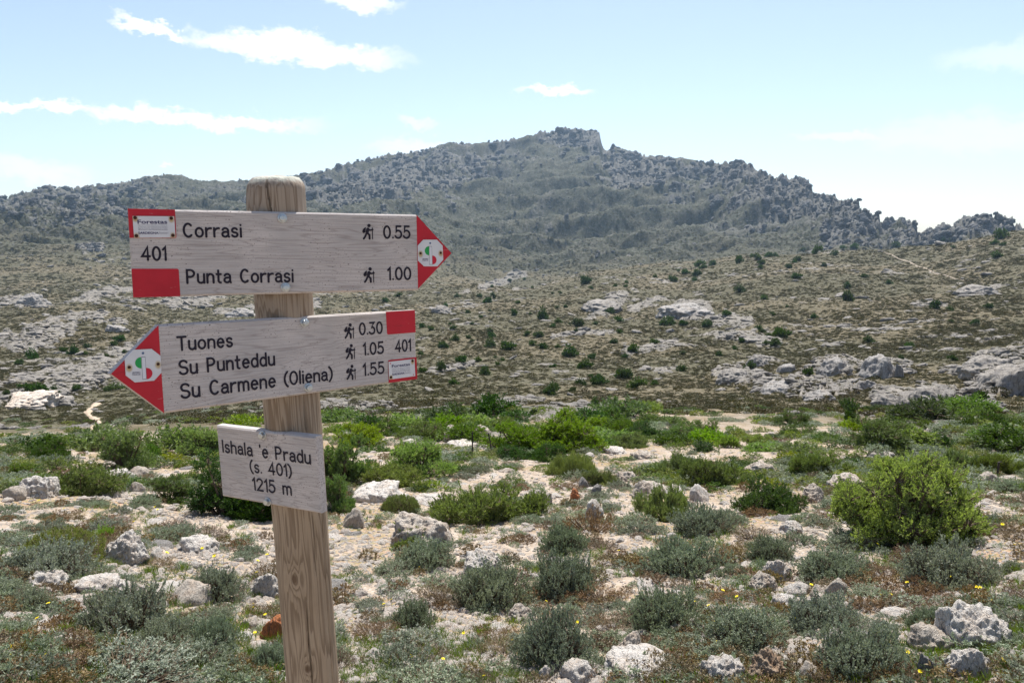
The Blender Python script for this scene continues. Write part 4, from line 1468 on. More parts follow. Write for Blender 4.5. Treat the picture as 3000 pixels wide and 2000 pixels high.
RK_BIG = {k: rock_meshes(3, 5 if k in ('rock', 'rock_white') else 4, M[k], 100 + i * 50, planes=7, flat=.6, pits=.10, rough=.14) for i, k in enumerate(('rock', 'rock_white', 'rock_dark', 'rock_tan', 'rock_orange', 'slope_rock'))}
RK_MED = {k: rock_meshes(5, 3, M[k], 300 + i * 50, planes=10, flat=.62, pits=.07, rough=.10) for i, k in enumerate(('rock', 'rock_white', 'rock_dark'))}
RK_SLAB = {k: rock_meshes(3, 4, M[k], 500 + i * 50, planes=6, flat=.26, pits=.09, rough=.16) for i, k in enumerate(('rock', 'rock_white', 'rock_dark', 'slope_rock'))}
RK_BIG['rock_tan'] = rock_meshes(2, 5, M['rock_tan'], 640, planes=16, flat=.75, pits=.12, rough=.30)
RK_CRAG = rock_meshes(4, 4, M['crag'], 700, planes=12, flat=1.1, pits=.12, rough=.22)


# ------------------------------------------------------------------ plant prototypes
def frame_of(d):
    d = d / np.linalg.norm(d, axis=1)[:, None]
    up = np.where(np.abs(d[:, 2:3]) > .95, np.array([[1., 0, 0]]), np.array([[0, 0, 1.]]))
    s = np.cross(d, up)
    s /= np.linalg.norm(s, axis=1)[:, None]
    return d, s, np.cross(s, d)


def leaf_quads(base, dirs, length, width, roll):
    """pointed four-cornered leaves: (n,3) base, unit dirs"""
    d, s, u = frame_of(dirs)
    w = s * np.cos(roll)[:, None] + u * np.sin(roll)[:, None]
    L, Wd = length[:, None], width[:, None]
    p0 = base
    p1 = base + d * L * .5 + w * Wd * .5
    p2 = base + d * L
    p3 = base + d * L * .5 - w * Wd * .5
    n = len(base)
    v = np.stack([p0, p1, p2, p3], 1).reshape(-1, 3)
    f = np.arange(4 * n).reshape(-1, 4)
    return v, f


def twigs(a, b, r0, r1):
    """three-sided tapering sticks from a to b"""
    d, s, u = frame_of(b - a)
    vs = []
    for k in range(3):
        t = 2 * math.pi * k / 3
        o = s * math.cos(t) + u * math.sin(t)
        vs += [a + o * r0[:, None], b + o * r1[:, None]]
    v = np.stack(vs, 1).reshape(-1, 3)
    b0 = (np.arange(len(a)) * 6)[:, None]
    f = np.concatenate([b0 + np.array([[2 * k, 2 * ((k + 1) % 3), 2 * ((k + 1) % 3) + 1, 2 * k + 1]]) for k in range(3)])
    return v, f


def dome_dirs(r, n, zmin=.0):
    z = r.uniform(zmin, 1, n)
    a = r.uniform(0, 2 * math.pi, n)
    q = np.sqrt(1 - z * z)
    return np.stack([q * np.cos(a), q * np.sin(a), z], 1)


def build_plant(leaf_v, leaf_f, var, tw_v, tw_f, leaf_mat, name, split):
    if split:
        return (mesh_np('foliage', leaf_v, leaf_f, [leaf_mat], False, {'var': var}), mesh_np('stems', tw_v, tw_f, [M['stem']]))
    v = np.concatenate([leaf_v, tw_v])
    f = np.concatenate([leaf_f, tw_f + len(leaf_v)])
    mi = np.concatenate([np.zeros(len(leaf_f)), np.ones(len(tw_f))])
    return (mesh_np(name, v, f, [leaf_mat, M['stem']], False, {'var': np.concatenate([var, np.zeros(len(tw_v))])}, mi), None)


def cushion(seed, mat, tips=520, per=12, ll=.085, lw=.026, h=.8, lump=.30, upright=.55, split=False, name='shrub', shell=(.72, 1.0)):
    """a rounded shrub: many upright twigs ending in tufts of small leaves; unit radius"""
    r = np.random.default_rng(seed)
    d = dome_dirs(r, tips, -.05)
    rad = 1 + lump * fbm3(d * 2.3 + seed, 3, seed)
    rad *= r.uniform(shell[0], shell[1], tips)
    tip = d * rad[:, None] * np.array([1, 1, h])
    tip[:, 2] = np.maximum(tip[:, 2], .02) + .02
    axis = d * (1 - upright) + np.array([0, 0, upright]) + r.normal(0, .16, (tips, 3))
    axis /= np.linalg.norm(axis, axis=1)[:, None]
    N = tips * per
    ti = np.repeat(np.arange(tips), per)
    along = -.13 * r.random(N) ** 1.6 + .02
    base = tip[ti] + axis[ti] * along[:, None]
    dirs = axis[ti] * r.uniform(.25, .9, N)[:, None] + r.normal(0, .6, (N, 3))
    dirs[:, 2] += .18
    v, f = leaf_quads(base, dirs, ll * r.uniform(.6, 1.3, N), lw * r.uniform(.7, 1.3, N), r.uniform(0, math.pi, N))
    v[:, 2] = np.maximum(v[:, 2], -.02)
    tv = np.clip(r.uniform(0, 1, tips)[ti] * .7 + r.uniform(0, 1, N) * .3, 0, 1)
    sel = r.random(tips) < .5
    b0 = tip[sel] * np.array([.25, .25, 0.0]) + np.array([0, 0, -.03])
    tw, tf = twigs(b0, tip[sel] + axis[sel] * .01, np.full(sel.sum(), .010), np.full(sel.sum(), .004))
    return build_plant(v, f, np.repeat(tv, 4), tw, tf, mat, name, split)


def juniper(seed, mat, lobes=9, sprays=70, per=16, h=.75, ll=.07, lw=.022, split=True, name='juniper_bush', spread=1.0, lobe_r=(.28, .48), place_r=(.35, .72), up=.35, curl=.48, reach=.15):
    """a bush of several ragged lobes carrying feathery sprays; about unit radius"""
    r = np.random.default_rng(seed)
    c = dome_dirs(r, lobes, .0)
    low = r.random(lobes) < .45
    c[low, 2] *= .35
    c = c * r.uniform(*place_r, lobes)[:, None] * np.array([spread, spread, h])
    c[:, 2] += .08
    lr = r.uniform(*lobe_r, lobes)
    c = np.concatenate([c, [[0, 0, h * .45]]])
    lr = np.append(lr, .5)
    lobes += 1
    li = np.repeat(np.arange(lobes), sprays)
    n = len(li)
    dd = r.normal(size=(n, 3))
    dd[:, 2] = np.abs(dd[:, 2]) * .9 - .25
    dd /= np.linalg.norm(dd, axis=1)[:, None]
    rr = lr[li] * r.uniform(.55, 1.08, n) * (1 + .25 * fbm3(dd * 2.5 + li[:, None] * 3.7, 2, seed))
    tip = c[li] + dd * rr[:, None] * np.array([1, 1, .9])
    tip[:, 2] = np.maximum(tip[:, 2], .03)
    ax = dd * .9 + np.array([0, 0, up]) + r.normal(0, .22, (n, 3))
    ax /= np.linalg.norm(ax, axis=1)[:, None]
    N = n * per
    ti = np.repeat(np.arange(n), per)
    t = r.uniform(-1, .25, N)
    base = tip[ti] + ax[ti] * (t * reach)[:, None]
    dirs = ax[ti] * .8 + r.normal(0, curl, (N, 3))
    v, f = leaf_quads(base, dirs, ll * r.uniform(.6, 1.35, N) * (1.15 - .35 * np.maximum(t, 0)), lw * r.uniform(.7, 1.3, N), r.uniform(0, math.pi, N))
    v[:, 2] = np.maximum(v[:, 2], .0)
    var = np.clip(r.uniform(0, 1, n)[ti] * .65 + r.uniform(0, 1, N) * .35, 0, 1)
    # limbs from the root to each lobe, twigs to some sprays
    a0 = np.zeros((lobes, 3)) + r.normal(0, .04, (lobes, 3)) * np.array([1, 1, 0])
    a0[:, 2] = -.05
    t1, f1 = twigs(a0, c, np.full(lobes, .030), np.full(lobes, .013))
    sel = r.random(n) < .35
    t2, f2 = twigs(c[li[sel]], tip[sel], np.full(sel.sum(), .009), np.full(sel.sum(), .003))
    tw, tf = np.concatenate([t1, t2]), np.concatenate([f1, f2 + len(t1)])
    return build_plant(v, f, np.repeat(var, 4), tw, tf, mat, name, split)


def spiky(seed, mat, blades=5200, h=.55, split=False, name='broom_shrub', ll=.15, lw=.015, lean=.22):
    """a low mat of upright green switches; unit radius"""
    r = np.random.default_rng(seed)
    q = np.sqrt(r.uniform(0, 1, blades)) * (1 + .0)
    a = r.uniform(0, 2 * math.pi, blades)
    edge = 1 + .5 * fbm3(np.stack([np.cos(a) * 1.6, np.sin(a) * 1.6, np.full(blades, seed * 1.3)], 1), 3, seed)
    x, y = q * np.cos(a) * edge, q * np.sin(a) * edge
    top = h * np.sqrt(np.maximum(.03, 1 - q ** 2.4)) * (1 + .75 * fbm3(np.stack([x * 2.6, y * 2.6, np.full(blades, seed * .7)], 1), 3, seed + 3))
    z = np.maximum(top * r.uniform(.25, 1.0, blades) - ll * .55, 0)
    dirs = np.stack([x * lean + r.normal(0, .42, blades), y * lean + r.normal(0, .42, blades), np.full(blades, 1.0)], 1)
    dirs /= np.linalg.norm(dirs, axis=1)[:, None]
    v, f = leaf_quads(np.stack([x, y, z], 1), dirs, ll * r.uniform(.55, 1.2, blades), lw * r.uniform(.7, 1.3, blades), r.uniform(0, math.pi, blades))
    cl = np.clip(.5 + .6 * fbm3(np.stack([x * 3, y * 3, np.full(blades, 3.3)], 1), 2, seed + 7), 0, 1)
    var = np.clip(cl * .5 + r.uniform(0, 1, blades) * .5, 0, 1)
    k = 60
    b = np.stack([x[:k] * .9, y[:k] * .9, np.full(k, -.03)], 1)
    tw, tf = twigs(b, b + dirs[:k] * top[:k, None] * .8, np.full(k, .008), np.full(k, .004))
    return build_plant(v, f, np.repeat(var, 4), tw, tf, mat, name, split)


P_GREY = [cushion(10 + i, M['grey_leaf'], tips=t, per=14, ll=.066, lw=.027, h=hh, lump=lm) for i, (t, hh, lm) in enumerate([(640, .7, .55), (560, .6, .6), (700, .75, .5), (480, .5, .7), (560, .65, .65), (620, .6, .55)])]
P_GREY_SPLIT = [cushion(30 + i, M['grey_leaf'], tips=1300, per=15, ll=.050, lw=.021, h=hh, lump=.55, split=True) for i, hh in enumerate((.75, .65, .6))]
P_BROWN = [cushion(40 + i, M['brown_leaf'], tips=420, per=9, ll=.075, lw=.016, h=hh, lump=.4, upright=.7) for i, hh in enumerate((.7, .55, .8))]
P_MOSS = [cushion(50 + i, M['moss_leaf'], tips=1500, per=10, ll=.045, lw=.014, h=.42, lump=.2, upright=.75, shell=(.9, 1.0), split=True) for i in range(2)]
P_JUN = {'bright': [juniper(60 + i, M['bright_leaf'], lb, 75, 18, hh, .042, .015, lobe_r=(.17, .32), place_r=(.4, .85), up=.3, curl=.58, reach=.09) for i, (lb, hh) in enumerate(((26, .8), (24, .6), (26, 1.15)))],
         'green': [juniper(70 + i, M['green_leaf'], 24, 62, 18, hh, .046, .016, lobe_r=(.18, .34), place_r=(.4, .82), up=.3, curl=.58, reach=.09) for i, hh in enumerate((.8, .55, 1.2))],
         'deep': [juniper(80 + i, M['deep_leaf'], 24, 62, 18, hh, .046, .016, lobe_r=(.18, .34), place_r=(.4, .82), up=.3, curl=.58, reach=.09) for i, hh in enumerate((.8, 1.2, .55))]}
P_LONE = [juniper(67, M['lone_leaf'], 80, 75, 19, .95, .026, .0115, lobe_r=(.15, .25), place_r=(.42, .84), up=.25, curl=.62, reach=.07)]
P_JUN_SMALL = {'bright': [juniper(90 + i, M['bright_leaf'], 7, 40, 12, .62, .10, .034, False) for i in range(2)],
               'green': [juniper(94 + i, M['green_leaf'], 7, 40, 12, hh, .10, .034, False) for i, hh in enumerate((.7, .5, .6))],
               'deep': [juniper(98 + i, M['deep_leaf'], 7, 40, 12, .6, .10, .034, False) for i in range(2)]}
P_SPIKY = [juniper(110 + i, M['mat_leaf'], 30, 60, 17, hh, .055, .0135, lobe_r=(.14, .24), place_r=(.35, .95), up=.75, curl=.34, reach=.12, name='switch_bush') for i, hh in enumerate((.42, .34))]
P_SPIKY.append(spiky(112, M['mat_leaf'], 10000, .5, True))
P_FAR = [juniper(120 + i, M['far_leaf'], 6, 24, 9, hh, .17, .075, False, 'hillside_bush') for i, hh in enumerate((1.0, .75, 1.25, .85))]
P_SCRUB = [cushion(130 + i, M['scrub_leaf'], tips=60, per=5, ll=.22, lw=.11, h=.6, lump=.4)[0] for i in range(4)]
P_GREENSCRUB = [cushion(150 + i, M[k], tips=110, per=8, ll=.17, lw=.05, h=.6, lump=.45)[0] for i, k in enumerate(('mat_leaf', 'grey_leaf', 'moss_leaf', 'deep_leaf'))]
P_GSCRUB = [cushion(140 + i, M['grey_leaf' if i < 2 else 'brown_leaf'], tips=90, per=7, ll=.2, lw=.06, h=.7, lump=.4)[0] for i in range(3)]


# ------------------------------------------------------------------ placing
THINGS = []          # (object, kind, px, py, base label)


def ground_tilt(x, y, e=.15):
    return ground_z(x, y)


def place(mesh_pair, name, x, y, sx, sy, sz, rz, sink, cat, group, base, px, py, kind=None, label=None):
    """put a plant (one mesh, or an Empty with foliage and stems) on the ground"""
    z = ground_z(x, y) - sink
    me, st = mesh_pair if isinstance(mesh_pair, tuple) else (mesh_pair, None)
    if st is None:
        o = add(name, me)
    else:
        o = bpy.data.objects.new(name, None)
        COL.objects.link(o)
        o.empty_display_size = .1
        add('foliage', me, o)
        add('stems', st, o)
    o.location = (x, y, z)
    o.rotation_euler = (random.uniform(-.06, .06), random.uniform(-.06, .06), rz)
    o.scale = (sx, sy, sz)
    o['category'] = cat
    if group:
        o['group'] = group
    if label:
        o['label'] = label
    else:
        THINGS.append((o, kind or name, px, py, base))
    return o


taken = []           # world discs already occupied: (x, y, r)


def free(x, y, r, k=.75):
    for (a, b, c) in taken:
        if (a - x) ** 2 + (b - y) ** 2 < ((c + r) * k) ** 2:
            return False
    return True


FOOT_R = .12
taken.append((foot.x, foot.y, FOOT_R))

# --- rocks the photograph shows one by one: (cx, base y, width, height px, stone, shape, label)
ROCKS = [
    (352, 1650, 150, 90, 'rock_white', 'big', 'pale rounded boulder between the shrubs at the left'),
    (95, 1452, 120, 66, 'rock_white', 'big', 'pale grey boulder behind the shrubs near the left edge'),
    (30, 1462, 70, 40, 'rock', 'med', 'small grey boulder at the left edge beside the pale boulder'),
    (315, 1400, 110, 26, 'rock_white', 'slab', 'flat pale ledge in front of the round juniper at the left'),
    (400, 1392, 60, 26, 'rock', 'med', 'small grey block at the right end of the flat ledge'),
    (310, 1452, 75, 34, 'rock_white', 'med', 'pale stone below the flat ledge at the left'),
    (392, 1440, 50, 30, 'rock', 'med', 'grey stone right of the pale stone below the flat ledge'),
    (1240, 1592, 200, 90, 'rock', 'big', 'large dark-streaked grey boulder right of the post'),
    (1095, 1472, 200, 50, 'rock_white', 'slab', 'broad flat slab right of the place board'),
    (1255, 1480, 120, 24, 'rock_white', 'slab', 'narrow flat slab beside the broad slab'),
    (1030, 1545, 70, 60, 'rock', 'med', 'grey rock just right of the post under the broad slab'),
    (1920, 1462, 130, 50, 'rock', 'slab', 'long grey rock ledge in the middle distance'),
    (1985, 1475, 80, 50, 'rock_white', 'med', 'pale rock at the right end of the long ledge'),
    (1585, 1480, 75, 46, 'rock', 'big', 'blocky grey rock beyond the green mat'),
    (1588, 1502, 50, 34, 'rock_white', 'med', 'small pale rock in front of the blocky rock'),
    (1686, 1462, 36, 32, 'rock_orange', 'med', 'small rust-coloured stone in the middle distance'),
    (1748, 1452, 36, 36, 'rock_dark', 'med', 'small dark rock right of the rust-coloured stone'),
    (1712, 1428, 34, 32, 'rock_dark', 'med', 'small dark rock behind the rust-coloured stone'),
    (1745, 1530, 60, 70, 'rock_white', 'med', 'upright pale rock behind the brown shrub'),
    (1405, 1680, 130, 62, 'rock_white', 'big', 'pale square-edged rock behind the big grey shrub'),
    (1530, 1820, 96, 50, 'rock', 'big', 'pitted grey stone on the gravel right of the post'),
    (775, 1750, 110, 70, 'rock_white', 'big', 'angular pale rock left of the post'),
    (728, 1840, 60, 34, 'rock', 'med', 'small grey stone left of the orange stone'),
    (797, 1872, 92, 72, 'rock_orange', 'big', 'orange red stone left of the foot of the post'),
    (255, 1735, 170, 44, 'rock_white', 'slab', 'pale flat slab behind the grey shrub at the lower left'),
    (105, 1722, 140, 46, 'rock_white', 'slab', 'pale flat slab near the left edge in front of the moss mat'),
    (565, 1620, 140, 44, 'rock_white', 'slab', 'pale flat stone left of the post in the stony gap'),
    (450, 1635, 50, 30, 'rock_white', 'med', 'small white stone right of the pale rounded boulder'),
    (540, 1770, 130, 56, 'rock', 'med', 'crumbling grey stone heap left of the post'),
    (2238, 1732, 100, 56, 'rock', 'big', 'grey rounded stone left in the row of stones'),
    (2285, 1702, 96, 62, 'rock_white', 'big', 'pale stone leaning behind the row of stones'),
    (2350, 1742, 90, 40, 'rock_white', 'med', 'pale stone in the middle of the row of stones'),
    (2458, 1742, 64, 50, 'rock', 'med', 'grey stone at the right end of the row of stones'),
    (2405, 1745, 50, 30, 'rock', 'med', 'low grey stone second from the right in the row of stones'),
    (2310, 1786, 110, 40, 'rock_white', 'slab', 'flat white stone in front of the row of stones'),
    (2370, 1792, 60, 30, 'rock_white', 'med', 'small white stone right of the flat white stone'),
    (2270, 1998, 150, 92, 'rock_tan', 'big', 'jagged tan brown rock at the bottom edge'),
    (2130, 1998, 140, 70, 'rock_white', 'big', 'pale pinkish rock left of the jagged tan rock'),
    (2375, 1998, 66, 56, 'rock', 'med', 'small pitted stone right of the jagged tan rock'),
    (1890, 1990, 260, 44, 'rock_white', 'slab', 'long pitted white ridge of rock at the bottom edge'),
    (1690, 2000, 130, 50, 'rock_white', 'slab', 'pitted white rock at the bottom edge left of the long ridge'),
    (1600, 1985, 44, 40, 'rock_white', 'med', 'small square white stone at the bottom edge'),
    (1850, 1925, 110, 66, 'rock', 'big', 'dark pitted rock above the long white ridge'),
    (2030, 1846, 50, 44, 'rock_white', 'med', 'small upright pale stone below the yellow flowers'),
    (1990, 1862, 60, 34, 'rock', 'med', 'low grey stone left of the small upright stone'),
    (2725, 1985, 80, 80, 'rock_dark', 'big', 'dark grey rock standing in front of the pale outcrop'),
    (2880, 1900, 220, 130, 'rock_white', 'big', 'rough pale outcrop near the lower right corner'),
    (2760, 1905, 150, 60, 'rock', 'slab', 'low grey end of the rough pale outcrop'),
    (2870, 1990, 150, 90, 'rock_white', 'big', 'pale rock below the rough outcrop at the lower right'),
    (2460, 1900, 70, 60, 'rock_white', 'med', 'pale pointed stone above the jagged tan rock'),
    (2600, 1590, 120, 40, 'rock_white', 'slab', 'flat pale rock at the foot of the bright juniper'),
    (2660, 1582, 70, 52, 'rock_dark', 'med', 'dark stone in the shade of the bright juniper'),
    (2330, 1560, 80, 30, 'rock_white', 'slab', 'flat white stone left of the bright juniper'),
    (2395, 1470, 80, 54, 'rock', 'big', 'grey pointed rock behind the flat white stone'),
    (2490, 1432, 110, 44, 'rock', 'slab', 'grey ledge just left of the bright juniper top'),
    (2240, 1390, 110, 36, 'rock', 'slab', 'dark grey ledge among the grey-green shrubs'),
    (2050, 1470, 70, 50, 'rock_white', 'med', 'white rock beside the dark green bush'),
    (2900, 1420, 60, 40, 'rock', 'med', 'grey rock right of the bright juniper top'),
    (1340, 1285, 80, 40, 'rock', 'big', 'grey boulder beside the left fence stake'),
    (1410, 1278, 56, 32, 'rock', 'med', 'grey boulder between the fence stakes'),
    (1350, 1312, 110, 20, 'rock_white', 'slab', 'flat pale slab at the foot of the left fence stake'),
    (1450, 1318, 100, 20, 'rock_white', 'slab', 'flat pale slab below the right fence stake'),
    (1800, 1330, 100, 20, 'rock_white', 'slab', 'flat pale slab below the green thicket'),
    (1890, 1345, 80, 24, 'rock', 'slab', 'grey slab right of the flat pale slab below the thicket'),
    (1840, 1410, 90, 30, 'rock', 'slab', 'low grey rock among small grey shrubs in mid distance'),
]
# boulders and outcrops on the slopes: (cx, base y, w, h, stone, shape, label)
FAR_ROCKS = [
    (2592, 1108, 128, 70, 'rock_dark', 'big', 'big dark grey boulder below the right-hand slope'),
    (2636, 1106, 34, 44, 'rock_dark', 'big', 'narrow dark boulder leaning on the big dark boulder'),
    (2545, 1142, 80, 32, 'rock_dark', 'big', 'low dark boulder in front of the big dark boulder'),
    (2460, 1095, 110, 44, 'rock_dark', 'big', 'dark craggy outcrop left of the big dark boulder'),
    (2300, 1155, 130, 42, 'rock_dark', 'big', 'dark overhanging outcrop at the foot of the slope'),
    (2420, 1158, 120, 34, 'rock_dark', 'big', 'dark broken rocks right of the overhanging outcrop'),
    (2310, 1090, 60, 26, 'rock_dark', 'med', 'small dark outcrop above the overhanging outcrop'),
    (2225, 1072, 90, 36, 'slope_rock', 'big', 'grey sloping rock left of the small dark outcrop'),
    (2160, 1118, 120, 36, 'slope_rock', 'slab', 'broad grey slab at the left foot of the slope'),
    (2965, 1160, 190, 90, 'slope_rock', 'big', 'massive grey outcrop at the right edge of the slope'),
    (2930, 1068, 170, 44, 'slope_rock', 'slab', 'long grey ledge above the massive outcrop'),
    (2745, 1185, 140, 50, 'slope_rock', 'slab', 'pale fissured dome left of the massive outcrop'),
    (2630, 1185, 140, 44, 'slope_rock', 'slab', 'pale fissured dome under the big dark boulder'),
    (2010, 922, 150, 30, 'rock_dark', 'slab', 'dark domed slab on the middle slope'),
    (1770, 908, 150, 28, 'slope_rock', 'slab', 'long tilted slab on the middle slope'),
    (2480, 870, 60, 14, 'slope_rock', 'slab', 'low grey rock patch high on the right slope'),
    (2880, 862, 120, 26, 'slope_rock', 'slab', 'pale ledge below the trail on the right slope'),
    (60, 1196, 170, 40, 'rock', 'big', 'white rock wall at the left edge of the valley'),
    (140, 1185, 120, 30, 'slope_rock', 'big', 'right part of the white rock wall in the valley'),
    (330, 972, 80, 22, 'rock_dark', 'big', 'dark rock heap on the slope above the lower arrow'),
    (80, 892, 90, 34, 'rock_dark', 'big', 'dark boulder on the far left slope'),
    (700, 925, 110, 24, 'rock_dark', 'big', 'dark rock heap left of the post above the lower board'),
    (1290, 918, 80, 24, 'slope_rock', 'big', 'grey rock rib right of the boards'),
]
# pinnacles along the crest on the right
CRAGS = [(2168, 512, 60, 44), (2232, 545, 60, 44), (2290, 560, 60, 52), (2340, 575, 40, 60), (2400, 610, 46, 44), (2448, 625, 40, 46), (2490, 640, 36, 60), (2530, 655, 40, 36), (2600, 690, 50, 56),
         (2645, 705, 48, 64), (2770, 690, 70, 36), (2830, 690, 70, 60), (2890, 685, 70, 60), (2930, 690, 40, 48), (2720, 695, 50, 30), (1800, 458, 50, 34), (1850, 472, 50, 30), (1730, 430, 40, 50)]

LBL = set()
rock_i = 0
for (cx, by, w, h, stone, shape, lab) in ROCKS + FAR_ROCKS:
    p, dep = hit(cx, by)
    if p is None:
        continue
    rw = w * dep / F / 2
    rh = h * dep / F
    lib = {'big': RK_BIG, 'med': RK_MED, 'slab': RK_SLAB}[shape]
    lib = lib.get(stone) or RK_BIG[stone]
    me = lib[rock_i % len(lib)]
    rock_i += 1
    zt = max(v.co.z for v in me.vertices)
    zt = zt or 1
    yy = p.y + rw * .55
    o = place(me, 'rock' if 'boulder' not in lab else 'boulder', p.x, yy, rw, rw * (1.15 if shape != 'slab' else 1.3), rh / zt / (.93 if shape != 'slab' else .9), random.choice((0, math.pi)) + random.uniform(-.35, .35),
              0, 'rock', 'rocks picked out along the stony ground' if dep < 40 else 'outcrops on the slopes', None, cx, by, label=lab)
    o.location.z = min(ground_z(p.x, p.y), ground_z(p.x, yy)) + (-.10 * rh if dep < 40 else -.1 * rh)
    if dep < 40:
        taken.append((p.x, yy, rw * .8))
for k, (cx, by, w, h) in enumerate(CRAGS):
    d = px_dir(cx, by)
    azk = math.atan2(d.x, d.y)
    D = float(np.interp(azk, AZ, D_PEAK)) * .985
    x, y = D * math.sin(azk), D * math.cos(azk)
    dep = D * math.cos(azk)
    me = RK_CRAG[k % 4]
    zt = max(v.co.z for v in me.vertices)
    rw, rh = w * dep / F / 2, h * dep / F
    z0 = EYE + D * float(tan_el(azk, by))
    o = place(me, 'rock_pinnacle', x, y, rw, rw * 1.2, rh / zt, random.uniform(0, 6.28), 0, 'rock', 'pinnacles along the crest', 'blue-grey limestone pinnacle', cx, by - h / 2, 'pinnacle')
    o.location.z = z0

# ------------------------------------------------------------------ bushes and shrubs the photograph shows one by one
BUSHES = [
    (2705, 1600, 401, 272, 'bright', 'large bright green juniper bush standing alone at the right'),
    (345, 1376, 195, 122, 'green', 'round green juniper with a visible stem below the winding footpath'),
    (130, 1346, 115, 54, 'deep', 'dark green juniper left of the round juniper'),
    (205, 1445, 200, 100, 'green', 'spreading green bush in front of the round juniper'),
    (55, 1398, 95, 50, 'green', 'low green bush at the left edge'),
    (262, 1425, 80, 44, 'bright', 'small yellow-green bush right of the spreading green bush'),
    (430, 1345, 70, 46, 'green', 'small green bush just right of the round juniper'),
    (630, 1515, 230, 180, 'deep', 'big dark juniper half hidden behind the place board, its left part'),
    (790, 1520, 220, 170, 'deep', 'dark juniper hidden behind the place board and post'),
    (985, 1500, 120, 120, 'green', 'green juniper low against the right edge of the place board'),
    (1000, 1415, 160, 140, 'green', 'tall green juniper right of the place board'),
    (585, 1335, 130, 80, 'bright', 'bright green bush left of the place board'),
    (480, 1470, 120, 80, 'green', 'green bush left of the big dark juniper'),
    (1225, 1398, 165, 112, 'bright', 'bright green juniper with a dead branch right of the post'),
    (1515, 1328, 165, 90, 'bright', 'yellow-green bush, left of the pair in the middle'),
    (1668, 1322, 200, 112, 'bright', 'yellow-green bush, right of the pair in the middle'),
    (1505, 1346, 100, 42, 'deep', 'dark low bush under the left yellow-green bush'),
    (1602, 1350, 95, 50, 'deep', 'dark low bush under the right yellow-green bush'),
    (1470, 1262, 95, 42, 'green', 'green bush behind the right fence stake'),
    (1370, 1268, 110, 36, 'green', 'low green bush behind the left fence stake'),
    (1690, 1236, 84, 38, 'green', 'green bush behind the yellow-green pair'),
    (1750, 1254, 86, 38, 'green', 'green bush right behind the yellow-green pair'),
    (1235, 1292, 120, 56, 'green', 'green bush at the edge of the drop right of the lower board'),
    (1130, 1276, 100, 46, 'green', 'green bush above the tall green juniper'),
    (1050, 1306, 120, 66, 'bright', 'bright bush above the tall green juniper by the post'),
    (1280, 1240, 70, 28, 'green', 'small green bush at the edge above the fence stakes'),
    (2330, 1246, 96, 44, 'green', 'green bush above the grey-green shrubs at the right'),
    (2600, 1312, 165, 84, 'green', 'dense green juniper at the left end of the pale slab'),
    (2520, 1262, 80, 34, 'bright', 'small bright bush behind the dense juniper'),
    (2350, 1282, 100, 36, 'green', 'low green bush left of the dense juniper'),
    (2226, 1312, 90, 42, 'bright', 'bright bush at the far left of the dense juniper'),
    (2140, 1312, 70, 40, 'bright', 'small bright bush beside the grey spiky shrubs'),
    (2758, 1310, 64, 30, 'deep', 'dark tuft growing from the pale slab'),
    (2806, 1312, 44, 26, 'deep', 'small dark tuft right of the other on the pale slab'),
    (2850, 1250, 84, 40, 'deep', 'dark bush behind the pale slab'),
    (2925, 1252, 90, 46, 'deep', 'dark bush at the right end behind the pale slab'),
    (2716, 1250, 54, 24, 'green', 'small green bush on top of the pale slab'),
    (1830, 1270, 110, 40, 'green', 'green bush right of the yellow-green pair'),
    (1893, 1282, 90, 44, 'deep', 'dark bush right of the yellow-green pair'),
    (2004, 1288, 100, 46, 'green', 'green bush in the thicket at mid right'),
    (2062, 1272, 96, 40, 'green', 'green bush at the right end of the thicket'),
    (1988, 1246, 76, 30, 'green', 'small green bush behind the thicket'),
    (2275, 1505, 180, 96, 'deep', 'dark olive bush between pale rocks at the right'),
    (1205, 1606, 110, 60, 'bright', 'small bright green juniper in front of the dark-streaked boulder'),
    (285, 1590, 80, 50, 'bright', 'small bright green bush behind the pale rounded boulder'),
    (2640, 1405, 110, 60, 'bright', 'small bright bush behind the large bright juniper'),
]
MATS = [
    (1410, 1535, 345, 100, 'wide green mat of upright switches right of the post'),
    (1670, 1392, 150, 64, 'domed green tuft below the yellow-green pair'),
    (1145, 1430, 220, 60, 'green mat behind the broad flat slab'),
    (1965, 1525, 165, 92, 'green switch bush beside the white rock'),
    (2100, 1425, 210, 74, 'greyish green switch bush in the middle right'),
    (2010, 1395, 150, 56, 'greyish green switch bush left of the other'),
    (2410, 1395, 170, 66, 'grey-green switch bush left of the bright juniper'),
    (2840, 1385, 150, 56, 'dark green tuft below the pale slab'),
    (2935, 1390, 130, 56, 'dark green tuft at the right edge below the pale slab'),
    (1860, 1312, 120, 36, 'low green mat in front of the dark bush'),
    (1760, 1420, 110, 40, 'small green tuft beside the rust-coloured stone'),
]
MOSS = [(125, 1645, 300, 92, 'wide moss-green cushion at the left edge'), (1170, 1500, 110, 56, 'small tight olive cushion beside the broad slab')]
